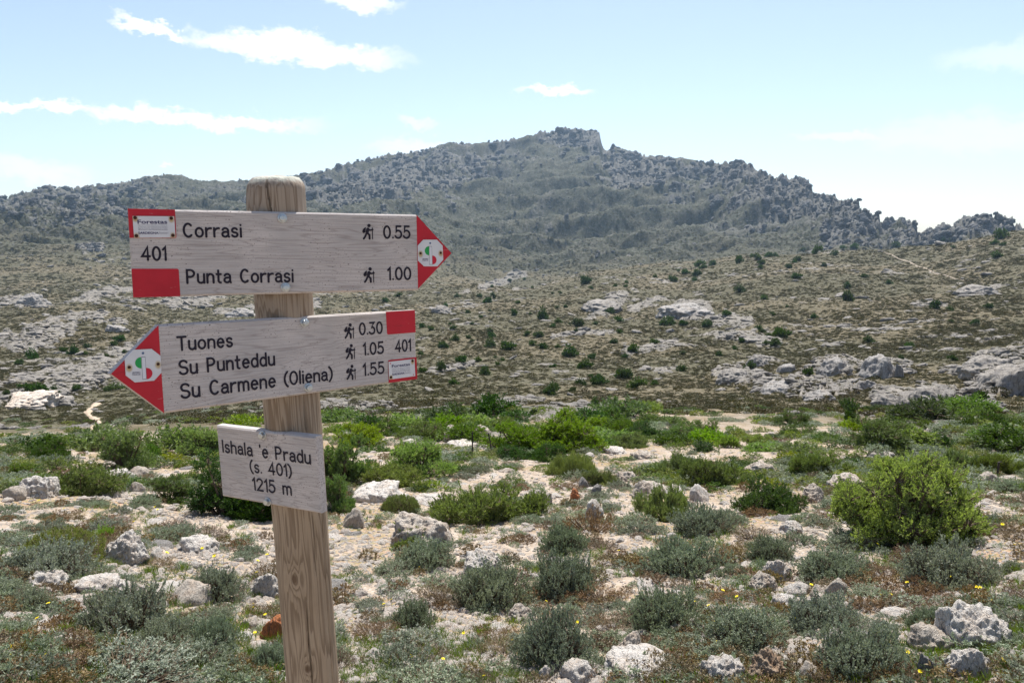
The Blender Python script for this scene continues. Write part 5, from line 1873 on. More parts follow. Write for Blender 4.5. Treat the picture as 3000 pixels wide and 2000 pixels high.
HERO = [
    (325, 1855, 250, 150, 'leafy grey-green shrub with bare brown stems at the lower left'),
    (602, 1758, 180, 112, 'domed grey shrub left of the post'),
    (455, 1905, 160, 100, 'grey shrub right of the leafy shrub at the lower left'),
    (617, 1905, 118, 112, 'upright blue-grey shrub left of the orange stone'),
    (780, 1965, 120, 96, 'grey shrub with a yellow flower at the foot of the post'),
    (98, 1700, 250, 120, 'big grey shrub under the moss-green cushion at the left'),
    (60, 1785, 120, 66, 'grey shrub low at the left edge'),
    (1205, 1842, 130, 104, 'single grey shrub on the gravel right of the post'),
    (1440, 1785, 220, 135, 'big blue-grey shrub in front of the square-edged rock'),
    (1660, 1750, 190, 130, 'grey-brown shrub right of the big blue-grey shrub'),
    (1622, 1950, 220, 170, 'large grey shrub with one yellow flower above the white ridge'),
    (1225, 2050, 330, 110, 'spreading shrub cut by the bottom edge right of the post'),
    (300, 2075, 430, 130, 'wide grey shrub cut by the bottom edge at the left'),
    (1655, 1620, 140, 96, 'grey-green shrub below the brown shrub'),
    (1240, 1660, 170, 80, 'dark grey shrub under the dark-streaked boulder'),
    (2440, 1855, 230, 110, 'grey shrub in front of the row of stones'),
    (2200, 1905, 250, 130, 'broad grey shrub above the jagged tan rock'),
    (2560, 2000, 250, 150, 'broad grey-green shrub at the bottom right of the tan rock'),
    (2830, 1720, 260, 135, 'big grey shrub below the large bright juniper'),
    (2270, 1640, 130, 80, 'dark tufted shrub above the row of stones'),
    (2470, 1700, 200, 90, 'wide grey shrub behind the row of stones'),
    (2020, 1690, 220, 110, 'wide grey shrub in the middle right'),
    (2760, 1850, 150, 90, 'grey shrub behind the rough pale outcrop'),
    (1960, 1850, 210, 130, 'dark grassy shrub with yellow flowers'),
    (2070, 1570, 180, 90, 'grey shrub beside the green switch bush'),
    (1740, 1560, 170, 90, 'brown shrub leaning on the upright pale rock'),
]
bi = 0


def size_at(cx, by, w, h):
    p, dep = hit(cx, min(by, 1990) if by < 2010 else 1995)
    if by > 1995:                                     # foot lies below the frame: walk back along the ground
        d = px_dir(cx, by)
        t = (EYE - ground_z(d.x * 2.3, d.y * 2.3)) / -d.z
        p = Vector((d.x * t, d.y * t, 0))
        dep = p.y * math.cos(PITCH) + (EYE - ground_z(p.x, p.y)) * math.sin(PITCH)
    return p, dep, w * dep / F / 2, h * dep / F


HGT = {}


def top_of(me):
    if me.name not in HGT:
        c = np.empty(len(me.vertices) * 3, np.float32)
        me.vertices.foreach_get('co', c)
        c = c.reshape(-1, 3)
        HGT[me.name] = (float(np.quantile(c[:, 2], .985)), float(np.quantile(np.abs(c[:, 0]), .97)))
    return HGT[me.name]


for (cx, by, w, h, kind, lab) in BUSHES:
    p, dep, rw, rh = size_at(cx, by, w, h)
    lib = P_LONE if w > 400 else (P_JUN[kind] if w > 85 else P_JUN_SMALL[kind])
    pr = lib[bi % len(lib)] if w <= 85 else min(lib, key=lambda q: abs(top_of(q[0])[0] / top_of(q[0])[1] - rh / rw) + random.random() * .25)
    bi += 1
    zt, xt = top_of(pr[0])
    sx = rw / xt
    sx *= .95 if w > 400 else 1
    place(pr, 'juniper_bush', p.x, p.y + rw * .5, sx, sx * .9, rh / zt * .95, random.uniform(0, 6.28), .02, 'bush', 'green bushes along the edge of the stony ground', None, cx, by, label=lab)
    taken.append((p.x, p.y + rw * .5, rw * .75))
for (cx, by, w, h, lab) in MATS:
    p, dep, rw, rh = size_at(cx, by, w, h)
    pr = P_SPIKY[2 if 'domed' in lab else bi % 2]
    bi += 1
    zt, xt = top_of(pr[0])
    place(pr, 'switch_bush', p.x, p.y + rw * .5, rw / xt, rw / xt * .8, rh / zt, random.uniform(-.5, .5), .02, 'shrub', 'low green switch bushes', None, cx, by, label=lab)
    taken.append((p.x, p.y + rw * .5, rw * .75))
for (cx, by, w, h, lab) in MOSS:
    p, dep, rw, rh = size_at(cx, by, w, h)
    pr = P_MOSS[bi % 2]
    bi += 1
    zt, xt = top_of(pr[0])
    place(pr, 'cushion_shrub', p.x, p.y + rw * .5, rw / xt, rw / xt * .8, rh / zt * .9, random.uniform(0, 6.28), .02, 'shrub', 'moss-green cushions', None, cx, by, label=lab)
    taken.append((p.x, p.y + rw * .5, rw * .8))
for (cx, by, w, h, lab) in HERO:
    p, dep, rw, rh = size_at(cx, by, w, h)
    pr = P_BROWN[0] if 'brown shrub' in lab and 'grey' not in lab else P_GREY_SPLIT[bi % 3]
    bi += 1
    zt, xt = top_of(pr[0])
    sx = rw / xt
    place(pr, 'grey_shrub', p.x, p.y + rw * .5, sx, sx * .95, max(rh * .85, rw * .5) / zt * (.6 if by > 2000 else 1), random.uniform(0, 6.28), .015, 'shrub', 'low shrubs on the stony ground', None, cx, by, label=lab)
    taken.append((p.x, p.y + rw * .5, rw * .8))


# ------------------------------------------------------------------ the many smaller shrubs and stones
def cover(px, py):
    """how thickly the photograph shows shrubs here, 0..1"""
    def blob(cx, cy, rx, ry):
        return math.exp(-((px - cx) / rx) ** 2 - ((py - cy) / ry) ** 2)
    d = 1.0
    d -= .85 * blob(1180, 1880, 330, 150) + .75 * blob(1050, 1640, 130, 110) + .7 * blob(480, 1830, 360, 60) + .6 * blob(150, 1900, 220, 90) + .7 * blob(2960, 1780, 90, 250)
    d -= .6 * blob(2800, 1330, 260, 50) + .5 * blob(1800, 1700, 60, 60) + .5 * blob(560, 1640, 150, 50) + .4 * blob(1850, 1350, 300, 40)
    d -= .5 * blob(330, 1730, 420, 70) + .45 * blob(2250, 1760, 420, 40) + .4 * blob(1300, 1580, 420, 50) + .4 * blob(2500, 1950, 400, 40)
    return max(.04, min(1, d))


n_grey = n_brown = n_jun = 0
tries = 0
R5 = random.Random(55)
while (n_grey + n_brown < 285) and tries < 24000:
    tries += 1
    px, py = R5.uniform(-120, 3120), 1275 + 725 * R5.random() ** .80
    if R5.random() > cover(px, py):
        continue
    p, dep = hit(px, py)
    if p is None or dep > 26:
        continue
    r = R5.uniform(.05, .125) * (1 + .04 * dep)
    if not free(p.x, p.y, r, .66):
        continue
    brown = R5.random() < .3
    if brown:
        if n_brown >= 95:
            continue
        pr, kind, base = P_BROWN[R5.randrange(3)], 'dry_shrub', 'brown dry shrub'
        n_brown += 1
    else:
        if n_grey >= 200:
            continue
        pr, kind = P_GREY[R5.randrange(6)], 'grey_shrub'
        base = 'small grey-green shrub' if r < .13 else 'grey-green shrub'
        n_grey += 1
    zt, xt = top_of(pr[0])
    sx = r / xt
    hh = sx * R5.uniform(.6, .95)
    place(pr, kind, p.x, p.y, sx * R5.uniform(.9, 1.45), sx * R5.uniform(.8, 1.2), hh, R5.uniform(-.5, .5) + R5.choice((0, math.pi)), .012, 'shrub', 'low shrubs on the stony ground', base, px, py, 'shrub')
    taken.append((p.x, p.y, r * .8))
# small green bushes along the brow and down the first slope
tries = n = 0
while n < 60 and tries < 4000:
    tries += 1
    px, py = R5.uniform(-60, 3060), R5.uniform(1195, 1330)
    if px < 700 and py < 1300:
        continue
    p, dep = hit(px, py)
    if p is None or dep > 60:
        continue
    r = R5.uniform(.25, .6) * (1 if dep < 20 else 1.4)
    if not free(p.x, p.y, r, .6):
        continue
    kind = R5.choice(('bright', 'green', 'green', 'deep'))
    pr = P_JUN_SMALL[kind][R5.randrange(2)]
    zt, xt = top_of(pr[0])
    place(pr, 'juniper_bush', p.x, p.y, r / xt, r / xt, r / xt * R5.uniform(.55, .9), R5.uniform(0, 6.28), .03, 'bush', 'green bushes along the edge of the stony ground',
          {'bright': 'small bright green bush', 'green': 'small green bush', 'deep': 'small dark green bush'}[kind], px, py, 'small bush')
    taken.append((p.x, p.y, r * .8))
    n += 1
# loose stones
tries = n = 0
while n < 170 and tries < 9000:
    tries += 1
    px, py = R5.uniform(-60, 3060), 1290 + 710 * R5.random() ** .75
    if R5.random() < cover(px, py) * .55:
        continue
    p, dep = hit(px, py)
    if p is None or dep > 20:
        continue
    r = R5.uniform(.035, .10) * (1 + .03 * dep) * (1.6 if R5.random() < .12 else 1)
    if not free(p.x, p.y, r, .8):
        continue
    stone = R5.choice(('rock', 'rock_white', 'rock_white', 'rock_dark'))
    lib = (RK_SLAB if R5.random() < .45 else RK_MED)[stone]
    o = place(lib[R5.randrange(len(lib))], 'rock', p.x, p.y, r, r * R5.uniform(.7, 1.1), r * R5.uniform(.45, .85), R5.uniform(0, 6.28), r * .08, 'rock', 'loose stones on the ground',
              {'rock': 'grey loose stone', 'rock_white': 'pale loose stone', 'rock_dark': 'dark loose stone'}[stone], px, py, 'stone')
    taken.append((p.x, p.y, r))
    n += 1

# ------------------------------------------------------------------ dark bushes dotted over the slopes (positions read from the photograph)
FAR = []
zA, zB, zC, zD = zm((1200, 800), 900 / 2352), zm((2100, 800), 900 / 2352), zm((1900, 430), 1100 / 2352), zm((0, 850), 520 / 1359)
for zf, L in ((zA, [(1350, 85, 72, 62), (1385, 122, 36), (1575, 103, 30), (1660, 75, 32), (1655, 108, 32), (1150, 157, 32), (1095, 158, 22), (940, 115, 26), (765, 62, 28), (878, 52, 28), (630, 108, 30), (362, 185, 46),
                    (535, 185, 42), (640, 195, 36, 50), (595, 225, 62), (275, 255, 46), (828, 234, 36), (1127, 273, 36), (1195, 262, 30), (1017, 355, 84, 88), (800, 328, 42, 52), (920, 317, 28), (445, 307, 40), (615, 292, 26),
                    (545, 342, 32), (475, 395, 36), (95, 418, 52), (145, 418, 30), (310, 395, 26), (605, 455, 58), (625, 492, 62), (620, 565, 90, 66), (755, 588, 100), (945, 555, 64), (1025, 580, 68), (1135, 570, 42),
                    (985, 492, 72), (895, 485, 42, 44), (1100, 415, 46), (1140, 380, 56), (1285, 408, 92, 60), (1605, 370, 66), (1980, 395, 112, 60), (2280, 410, 82), (2100, 400, 60), (1420, 395, 42), (1535, 305, 64), (1225, 637, 130),
                    (1395, 655, 60), (1115, 720, 40), (1080, 722, 30), (1345, 730, 110), (1640, 805, 118), (1725, 605, 92), (1650, 648, 46), (1565, 538, 62), (1875, 542, 62), (2090, 625, 50), (2085, 750, 72), (350, 515, 72), (450, 500, 40),
                    (475, 527, 36), (258, 572, 72), (85, 625, 46), (395, 685, 82), (515, 680, 62), (655, 650, 30), (710, 672, 42), (675, 703, 36), (230, 750, 78, 76), (578, 780, 82, 66), (335, 852, 72), (100, 760, 62), (1105, 935, 124, 92),
                    (1248, 905, 52), (1315, 858, 82), (1450, 855, 112), (1740, 885, 134), (1880, 858, 62), (1420, 1023, 84, 68), (605, 1000, 88, 66), (605, 1068, 78, 76), (950, 1082, 62), (45, 990, 42), (1385, 797, 36), (1450, 797, 42), (1610, 458, 42), (1275, 448, 46)]),
              (zB, [(620, 42, 66), (995, 118, 52, 50), (1010, 215, 72, 76), (1320, 82, 46), (1135, 35, 46), (370, 202, 58), (540, 262, 30), (745, 345, 58), (80, 325, 62), (430, 322, 40), (320, 432, 52), (350, 455, 52), (505, 492, 112),
                    (395, 490, 50), (455, 548, 82), (380, 545, 50), (195, 528, 50), (140, 585, 42), (20, 632, 52), (265, 732, 82), (700, 787, 66, 62), (870, 755, 52), (1680, 272, 68, 62), (1790, 287, 52), (2085, 268, 56), (1800, 377, 36),
                    (1980, 395, 62), (1170, 530, 78), (1475, 568, 62), (1805, 670, 68), (2020, 975, 102, 72), (1415, 655, 46), (2070, 132, 52), (1040, 1075, 134, 112), (1030, 1125, 104)]),
              (zC, [(40, 818, 32), (232, 795, 42), (185, 780, 22), (305, 805, 56), (290, 838, 36), (155, 845, 56), (320, 750, 62), (405, 742, 46), (345, 762, 46), (568, 727, 42, 46), (678, 707, 62), (755, 690, 46), (795, 687, 38), (770, 698, 30),
                    (708, 737, 42), (708, 762, 36), (935, 715, 46), (915, 727, 30), (880, 760, 42), (940, 825, 56), (1060, 672, 56, 52), (1168, 680, 46), (970, 658, 36), (1220, 643, 34), (1300, 640, 52), (1558, 628, 52), (1850, 598, 36), (1885, 595, 30),
                    (2175, 697, 66), (2215, 572, 72, 56), (2175, 608, 46), (2222, 620, 36), (1910, 635, 26), (1355, 822, 42), (1508, 855, 42), (1100, 748, 36), (575, 908, 66), (1805, 1008, 56)]),
              (zD, [(905, 395, 72, 48), (940, 382, 32), (868, 425, 52), (560, 488, 78, 62), (485, 470, 52), (648, 492, 42), (665, 440, 52), (240, 525, 88, 72), (140, 570, 62), (955, 478, 36), (810, 510, 42), (865, 765, 152, 48), (585, 765, 62),
                    (445, 800, 46), (330, 755, 52), (410, 760, 46), (185, 770, 92), (265, 792, 122), (45, 800, 52), (660, 1125, 82), (470, 1205, 62), (360, 1160, 82, 46), (120, 1232, 86)]),
              (z1, [(805, 898, 40), (865, 902, 46), (2145, 790, 40), (2140, 812, 34), (1785, 805, 44), (1710, 835, 40), (2120, 1000, 40), (1930, 985, 50), (1985, 1005, 36)])):
    for q in L:
        x, y = zf(q[0], q[1])
        FAR.append((x, y, q[2] * zf.sc, (q[3] if len(q) > 3 else q[2] * .62) * zf.sc))
kept = []
for (x, y, w, h) in FAR:
    if any((x - a) ** 2 + (y - b) ** 2 < 90 for a, b in kept):
        continue
    kept.append((x, y))
    p, dep = hit(x, y)
    if p is None:
        continue
    pr = P_FAR[len(kept) % 4]
    zt, xt = top_of(pr[0])
    rw, rh = w * dep / F / 2 * 1.05, h * dep / F * 1.1
    place(pr, 'hillside_bush', p.x, p.y + rw * .3, rw / xt, rw / xt, rh / zt, random.uniform(0, 6.28), .1 * rh, 'bush', 'dark bushes dotted over the slopes', 'dark hillside bush', x, y, 'hillside bush')


# ------------------------------------------------------------------ uncountable cover: gravel, grass, low scrub
def scatter(name, pts, scl, rot, idx, meshes):
    """one object that lays many alike pieces on the ground with geometry nodes"""
    me = mesh_np(name, np.array(pts), [], attrs={'scl': scl, 'rot': rot}) if False else bpy.data.meshes.new(name)
    me.vertices.add(len(pts))
    me.vertices.foreach_set('co', np.asarray(pts, np.float32).ravel())
    a = me.attributes.new('scl', 'FLOAT_VECTOR', 'POINT')
    a.data.foreach_set('vector', np.asarray(scl, np.float32).ravel())
    a = me.attributes.new('rot', 'FLOAT_VECTOR', 'POINT')
    a.data.foreach_set('vector', np.asarray(rot, np.float32).ravel())
    a = me.attributes.new('idx', 'INT', 'POINT')
    a.data.foreach_set('value', np.asarray(idx, np.int32))
    col = bpy.data.collections.new(name + '_pieces')
    for k, m in enumerate(meshes):
        ob = bpy.data.objects.new(f'{name}_piece{k:02d}', m)
        col.objects.link(ob)
    ng = bpy.data.node_groups.new(name, 'GeometryNodeTree')
    ng.interface.new_socket('Geometry', in_out='INPUT', socket_type='NodeSocketGeometry')
    ng.interface.new_socket('Geometry', in_out='OUTPUT', socket_type='NodeSocketGeometry')
    N, Lk = ng.nodes, ng.links
    gi, go = N.new('NodeGroupInput'), N.new('NodeGroupOutput')
    ci = N.new('GeometryNodeCollectionInfo')
    ci.inputs['Collection'].default_value = col
    ci.inputs['Separate Children'].default_value = True
    ci.inputs['Reset Children'].default_value = True
    iop = N.new('GeometryNodeInstanceOnPoints')
    iop.inputs['Pick Instance'].default_value = True

    def na(nm, dt):
        n = N.new('GeometryNodeInputNamedAttribute')
        n.data_type = dt
        n.inputs['Name'].default_value = nm
        return next(o for o in n.outputs if o.enabled and o.name == 'Attribute')
    Lk.new(gi.outputs[0], iop.inputs['Points'])
    Lk.new(ci.outputs[0], iop.inputs['Instance'])
    Lk.new(na('idx', 'INT'), iop.inputs['Instance Index'])
    Lk.new(na('rot', 'FLOAT_VECTOR'), iop.inputs['Rotation'])
    Lk.new(na('scl', 'FLOAT_VECTOR'), iop.inputs['Scale'])
    Lk.new(iop.outputs[0], go.inputs[0])
    o = add(name, me, kind='stuff')
    md = o.modifiers.new('scatter', 'NODES')
    md.node_group = ng
    return o


def sample_ground(n, ylo, yhi, dmax, dmin=1.2, power=1.0, seed=1, xr=(-160, 3160), ok=None):
    """n ground points spread evenly over a band of the photograph"""
    r = np.random.default_rng(seed)
    px = r.uniform(*xr, n)
    py = ylo + (yhi - ylo) * r.random(n) ** power
    u, v = (px - 1500) / F, (py - 1000) / F
    fw = math.cos(PITCH) - v * math.sin(PITCH)
    up = -math.sin(PITCH) - v * math.cos(PITCH)
    hz = np.hypot(u, fw)
    te = up / hz
    ia = np.clip(np.round(iaz(np.arctan2(u, fw))).astype(int), 0, NA - 1)
    out = []
    for s in range(0, n, 2000):
        g = Z[ia[s:s + 2000]] - (EYE + DG[None, :] * te[s:s + 2000, None])
        g[:, DG < dmin] = -1
        hitm = g >= 0
        k = hitm.argmax(1)
        okk = hitm.any(1) & (k > 0)
        rows = np.arange(len(k))
        g0, g1 = g[rows, np.maximum(k - 1, 0)], g[rows, k]
        t = np.clip(np.where(g1 != g0, -g0 / (g1 - g0 + 1e-12), 0), 0, 1)
        D = DG[np.maximum(k - 1, 0)] + (DG[k] - DG[np.maximum(k - 1, 0)]) * t
        D = np.where(okk & (D < dmax), D, np.nan)
        out.append(np.stack([D, k.astype(float)], 1))
    out = np.concatenate(out)
    good = ~np.isnan(out[:, 0])
    D = out[good, 0]
    j = out[good, 1].astype(int)
    a = np.arctan2(u, fw)[good]
    x, y = D * np.sin(a), D * np.cos(a)
    z = EYE + D * te[good]
    return np.stack([x, y, z], 1), D, ia[good], j, px[good], py[good]


peb = []
for i in range(5):
    v, f = rock_shape(900 + i, 1 if i < 3 else 2, planes=5, flat=.7, pits=.0, rough=.05)
    peb.append(mesh_np('pebble', v, f, [M['pebble' if i % 3 else 'rock_white']], False))
r6 = np.random.default_rng(66)
P, D, ia, j, px, py = sample_ground(170000, 1255, 2400, 20, seed=61, power=.9, xr=(-500, 3500))
keep = r6.random(len(P)) < np.clip(.35 + .9 * fbm2(P[:, 0] * 1.3, P[:, 1] * 1.3, 3, 62) + .3, .12, 1)
P, D = P[keep], D[keep]
n = len(P)
s = np.clip(r6.lognormal(math.log(.0048), .7, n), .002, .03) * (1 + .13 * D)
scl = np.stack([s, s * r6.uniform(.7, 1, n), s * r6.uniform(.6, .9, n)], 1)
scatter('gravel', P + np.array([0, 0, .0]), scl, np.stack([r6.uniform(-.3, .3, n), r6.uniform(-.3, .3, n), r6.uniform(0, 6.28, n)], 1), r6.integers(0, 5, n), peb)

# broken rock lying over the outcrops of the slopes and over the crags
scree = [mesh_np('scree', *rock_shape(930 + i, 2, planes=8, flat=.6, pits=.06, rough=.16), [M['slope_rock']], False) for i in range(4)]
P, D, ia, j, px, py = sample_ground(70000, 640, 1260, 620, dmin=22, seed=71)
mk = mask[ia, np.minimum(j, ND - 1)]
keep = (mk > .45) & (r6.random(len(P)) < .5)
keep |= (r6.random(len(P)) < .025)
P, D = P[keep], D[keep]
n = len(P)
s = np.clip(r6.lognormal(math.log(.22), .6, n), .08, 1.3) * np.clip(.5 + D / 170, .6, 2.6)
s = np.minimum(s, D * .0085)
scatter('scree', P - np.array([0, 0, .04]), np.stack([s * r6.uniform(.8, 1.7, n), s, s * r6.uniform(.45, .9, n)], 1), np.stack([r6.normal(0, .2, n), r6.normal(0, .2, n), r6.uniform(-.5, .5, n)], 1), r6.integers(0, 4, n), scree)
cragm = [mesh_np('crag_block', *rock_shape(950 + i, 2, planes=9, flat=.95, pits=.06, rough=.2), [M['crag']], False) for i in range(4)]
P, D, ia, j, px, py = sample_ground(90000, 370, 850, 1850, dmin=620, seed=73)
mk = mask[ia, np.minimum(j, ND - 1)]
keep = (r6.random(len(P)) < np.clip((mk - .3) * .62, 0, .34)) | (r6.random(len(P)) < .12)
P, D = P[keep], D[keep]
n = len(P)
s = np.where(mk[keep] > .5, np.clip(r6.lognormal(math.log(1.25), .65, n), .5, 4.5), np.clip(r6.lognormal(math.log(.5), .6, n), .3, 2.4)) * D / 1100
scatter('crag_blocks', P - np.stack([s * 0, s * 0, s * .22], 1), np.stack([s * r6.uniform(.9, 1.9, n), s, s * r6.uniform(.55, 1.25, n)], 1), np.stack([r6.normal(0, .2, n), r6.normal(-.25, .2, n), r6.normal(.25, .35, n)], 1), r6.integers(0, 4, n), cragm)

# tufts of grass and dry straw
gt = []
for i in range(4):
    r = np.random.default_rng(960 + i)
    k = 26
    b = np.concatenate([r.normal(0, .25, (k, 2)), np.zeros((k, 1))], 1)
    d = np.stack([r.normal(0, .5, k), r.normal(0, .5, k), np.ones(k)], 1)
    v, f = leaf_quads(b, d, r.uniform(.5, 1.1, k), r.uniform(.035, .07, k), r.uniform(0, 3.14, k))
    gt.append(mesh_np('tuft', v, f, [M['grass']], False, {'var': np.repeat(np.clip(r.uniform(0, 1, k) * .5 + i * .17, 0, 1), 4)}))
P, D, ia, j, px, py = sample_ground(16000, 1300, 2400, 14, seed=63, power=.9, xr=(-500, 3500))
gp = fbm2(P[:, 0] * .9 + 4, P[:, 1] * .9, 3, 64)
keep = gp > .02
P, D = P[keep], D[keep]
n = len(P)
s = r6.uniform(.02, .055, n) * (1 + .03 * D)
scatter('grass', P, np.stack([s, s, s * r6.uniform(.7, 1.2, n)], 1), np.stack([np.zeros(n), np.zeros(n), r6.uniform(0, 6.28, n)], 1), np.clip((1.8 - gp[keep] * 4 + r6.normal(0, .8, n)).astype(int), 0, 3), gt)

# knee-high growth between the larger shrubs
P, D, ia, j, px, py = sample_ground(15000, 1215, 2400, 45, seed=65, power=.62, xr=(-500, 3500))
keep = r6.random(len(P)) < np.array([cover(a, b) for a, b in zip(px, py)]) * .5 * np.clip(.6 + 1.5 * fbm2(P[:, 0] * .8, P[:, 1] * .8, 2, 68), .05, 1)
P, D = P[keep], D[keep]
n = len(P)
s = r6.uniform(.022, .068, n) * (1 + .08 * np.minimum(D, 30))
scatter('low_scrub', P, np.stack([s, s, s * r6.uniform(.6, 1.0, n)], 1), np.stack([r6.normal(0, .1, n), r6.normal(0, .1, n), r6.uniform(0, 6.28, n)], 1), r6.choice(3, n, p=[.22, .2, .58]), P_GSCRUB)

# mixed knee-high growth over the brow where the ground falls away
P, D, ia, j, px, py = sample_ground(6600, 1196, 1440, 62, dmin=7, seed=69, xr=(-500, 3500))
keep = r6.random(len(P)) < np.clip(.26 + .9 * fbm2(P[:, 0] / 2.6, P[:, 1] / 2.6, 3, 77), .06, .95)
P, D = P[keep], D[keep]
n = len(P)
s = r6.uniform(.07, .20, n) * np.clip(.7 + D / 30, .8, 2.2)
scatter('brow_scrub', P, np.stack([s * r6.uniform(.9, 1.5, n), s, s * r6.uniform(.5, .9, n)], 1), np.stack([r6.normal(0, .1, n), r6.normal(0, .1, n), r6.uniform(0, 6.28, n)], 1), r6.choice(4, n, p=[.3, .36, .18, .16]), P_GREENSCRUB)

# scrub of the slopes
P, D, ia, j, px, py = sample_ground(230000, 400, 1245, 1800, dmin=15, seed=67, power=.85)
PL = np.array(PATH_L, float)
pd_ = np.full(len(P), 1e9)
for a_, b_ in zip(PL[:-1], PL[1:]):
    tq = np.clip(((px - a_[0]) * (b_ - a_)[0] + (py - a_[1]) * (b_ - a_)[1]) / ((b_ - a_) @ (b_ - a_)), 0, 1)
    pd_ = np.minimum(pd_, np.hypot(px - a_[0] - tq * (b_ - a_)[0], (py - a_[1] - tq * (b_ - a_)[1]) * 1.5))
mk = mask[ia, np.minimum(j, ND - 1)]
keep = (r6.random(len(P)) > mk * .85) & (r6.random(len(P)) < np.where(D > 560, .6, np.clip(D / 120, .5, .95)))
keep &= pd_ > 10
keep &= (D > 24) | (px < 800)
keep &= r6.random(len(P)) < np.clip(.75 + .9 * fbm2(P[:, 0] / 14, P[:, 1] / 14, 3, 75), .25, 1)
P, D = P[keep], D[keep]
n = len(P)
s = r6.uniform(.15, .46, n) * np.clip(.5 + D / 280, .55, 3.0) * np.where(r6.random(n) < .05, 1.8, 1)
scatter('hill_scrub', P - np.array([0, 0, .05]), np.stack([s, s, s * r6.uniform(.55, .95, n)], 1), np.stack([r6.normal(0, .1, n), r6.normal(0, .1, n), r6.uniform(0, 6.28, n)], 1), r6.integers(0, 4, n), P_SCRUB)

# ------------------------------------------------------------------ yellow flowers
def flower_meshes(seed):
    r = np.random.default_rng(seed)
    k = 13
    a = np.arange(k) / k * 2 * math.pi
    base = np.zeros((k, 3))
    d = np.stack([np.cos(a), np.sin(a), np.full(k, .25)], 1)
    v1, f1 = leaf_quads(base, d, r.uniform(.85, 1.05, k), np.full(k, .42), np.zeros(k))
    d2 = np.stack([np.cos(a + .24), np.sin(a + .24), np.full(k, .7)], 1)
    v2, f2 = leaf_quads(base + np.array([0, 0, .05]), d2, r.uniform(.55, .7, k), np.full(k, .36), np.zeros(k))
    return mesh_np('petals', np.concatenate([v1, v2]), np.concatenate([f1, f2 + len(v1)]), [M['flower']])


FM = [flower_meshes(i) for i in range(3)]
zL, zM_, zR = zm((0, 1150), 900 / 1660), zm((900, 1350), 1050 / 2352), zm((1950, 1350), 1050 / 2352)
FL = [zL(*q) for q in [(265, 1135), (205, 1215), (57, 1370), (62, 1412), (250, 1412), (42, 1488), (215, 580), (350, 625), (855, 630), (1370, 1138), (1372, 1156), (1435, 1195), (1465, 1385), (1380, 1292), (1095, 838), (1210, 885), (1160, 880),
                       (725, 695), (840, 615), (905, 862), (1445, 872), (1395, 905), (1390, 968)]]
FL += [zM_(*q) for q in [(505, 935), (555, 905), (680, 1270), (690, 1280), (893, 1293), (1665, 1243), (1345, 1172), (1770, 1053), (1027, 1125), (738, 692), (1605, 442), (2043, 585), (172, 515), (1567, 915), (1160, 1440)]]
FL += [zR(*q) for q in [(195, 920), (130, 985), (373, 845), (465, 885), (280, 943), (365, 1020), (328, 1052), (202, 1198), (330, 1180), (253, 587), (850, 1025), (953, 808), (1410, 877), (1473, 870), (1688, 943), (1865, 757), (2035, 825),
                        (2060, 825), (2137, 910), (1580, 1250), (1670, 1380), (2217, 1298), (593, 1100), (637, 1055), (1390, 542), (1580, 793), (2205, 413), (2285, 548)]]
for k, (x, y) in enumerate(FL):
    b = min(y + 26, 1999)
    p, dep = hit(x, b)
    if p is None:
        continue
    hgt = max(.03, (b - y) * dep / F * 1.02)
    rr = (.0095 if y > 1650 else .011) * (1 + .03 * dep) * random.uniform(.85, 1.2)
    o = bpy.data.objects.new('yellow_flower', None)
    COL.objects.link(o)
    o.empty_display_size = .03
    o.location = (p.x, p.y, ground_z(p.x, p.y))
    o['category'] = 'flower'
    o['group'] = 'small yellow flowers'
    ft = add('petals', FM[k % 3], o, (0, 0, hgt))
    ft.scale = (rr,) * 3
    ft.rotation_euler = (random.uniform(.1, .7), random.uniform(-.3, .3), random.uniform(0, 6.28))
    sv, sf = twigs(np.array([[0, 0, -.01]]), np.array([[0, 0, hgt]]), np.array([.0014]), np.array([.001]))
    add('stem', mesh_np('stem', sv, sf, [M['grass']]), o)
    THINGS.append((o, 'flower', x, y, 'small yellow flower'))

# ------------------------------------------------------------------ thin iron stakes of an old fence
M['iron'] = plain('rusted_iron', (.05, .04, .035), .7, .4, .3, 90.0)
for (x, by, ty, lean, lab) in [(1384, 1334, 1262, 0, 'thin dark iron stake standing left of the other stakes'), (1441, 1330, 1266, -.16, 'thin slanting iron stake between two upright ones'),
                               (1465, 1312, 1238, 0, 'thin dark iron stake in front of the yellow-green bush'), (2921, 1398, 1350, .02, 'thin iron stake near the right edge below the pale slab')]:
    p, dep = hit(x, by)
    H = (by - ty) * dep / F
    vs, fs = [], []
    prof = [(0, 0, -.2), (0, 0, H * .3), (.004, .002, H * .6), (.0, .0, H * .97), (.012, 0, H), (.03, 0, H * .985)]
    S = 7
    for q, (ax_, ay_, az_) in enumerate(prof):
        rr = .011 if q < 4 else .008
        for i in range(S):
            t = 2 * math.pi * i / S
            vs.append((ax_ + lean * az_ + rr * math.cos(t), ay_ + rr * math.sin(t), az_))
    for q in range(len(prof) - 1):
        for i in range(S):
            fs.append((q * S + i, q * S + (i + 1) % S, (q + 1) * S + (i + 1) % S, (q + 1) * S + i))
    fs.append(tuple((len(prof) - 1) * S + i for i in range(S)))
    add('fence_stake', mesh_py('fence_stake', vs, fs, [M['iron']], True), None, (p.x, p.y, ground_z(p.x, p.y)), lab, 'stake', 'old iron fence stakes')

# ------------------------------------------------------------------ two walkers on the skyline of the right-hand slope
M['cloth'] = plain('dark_clothes', (.02, .022, .05), .9)
M['pack'] = plain('dark_rucksack', (.035, .02, .05), .9)


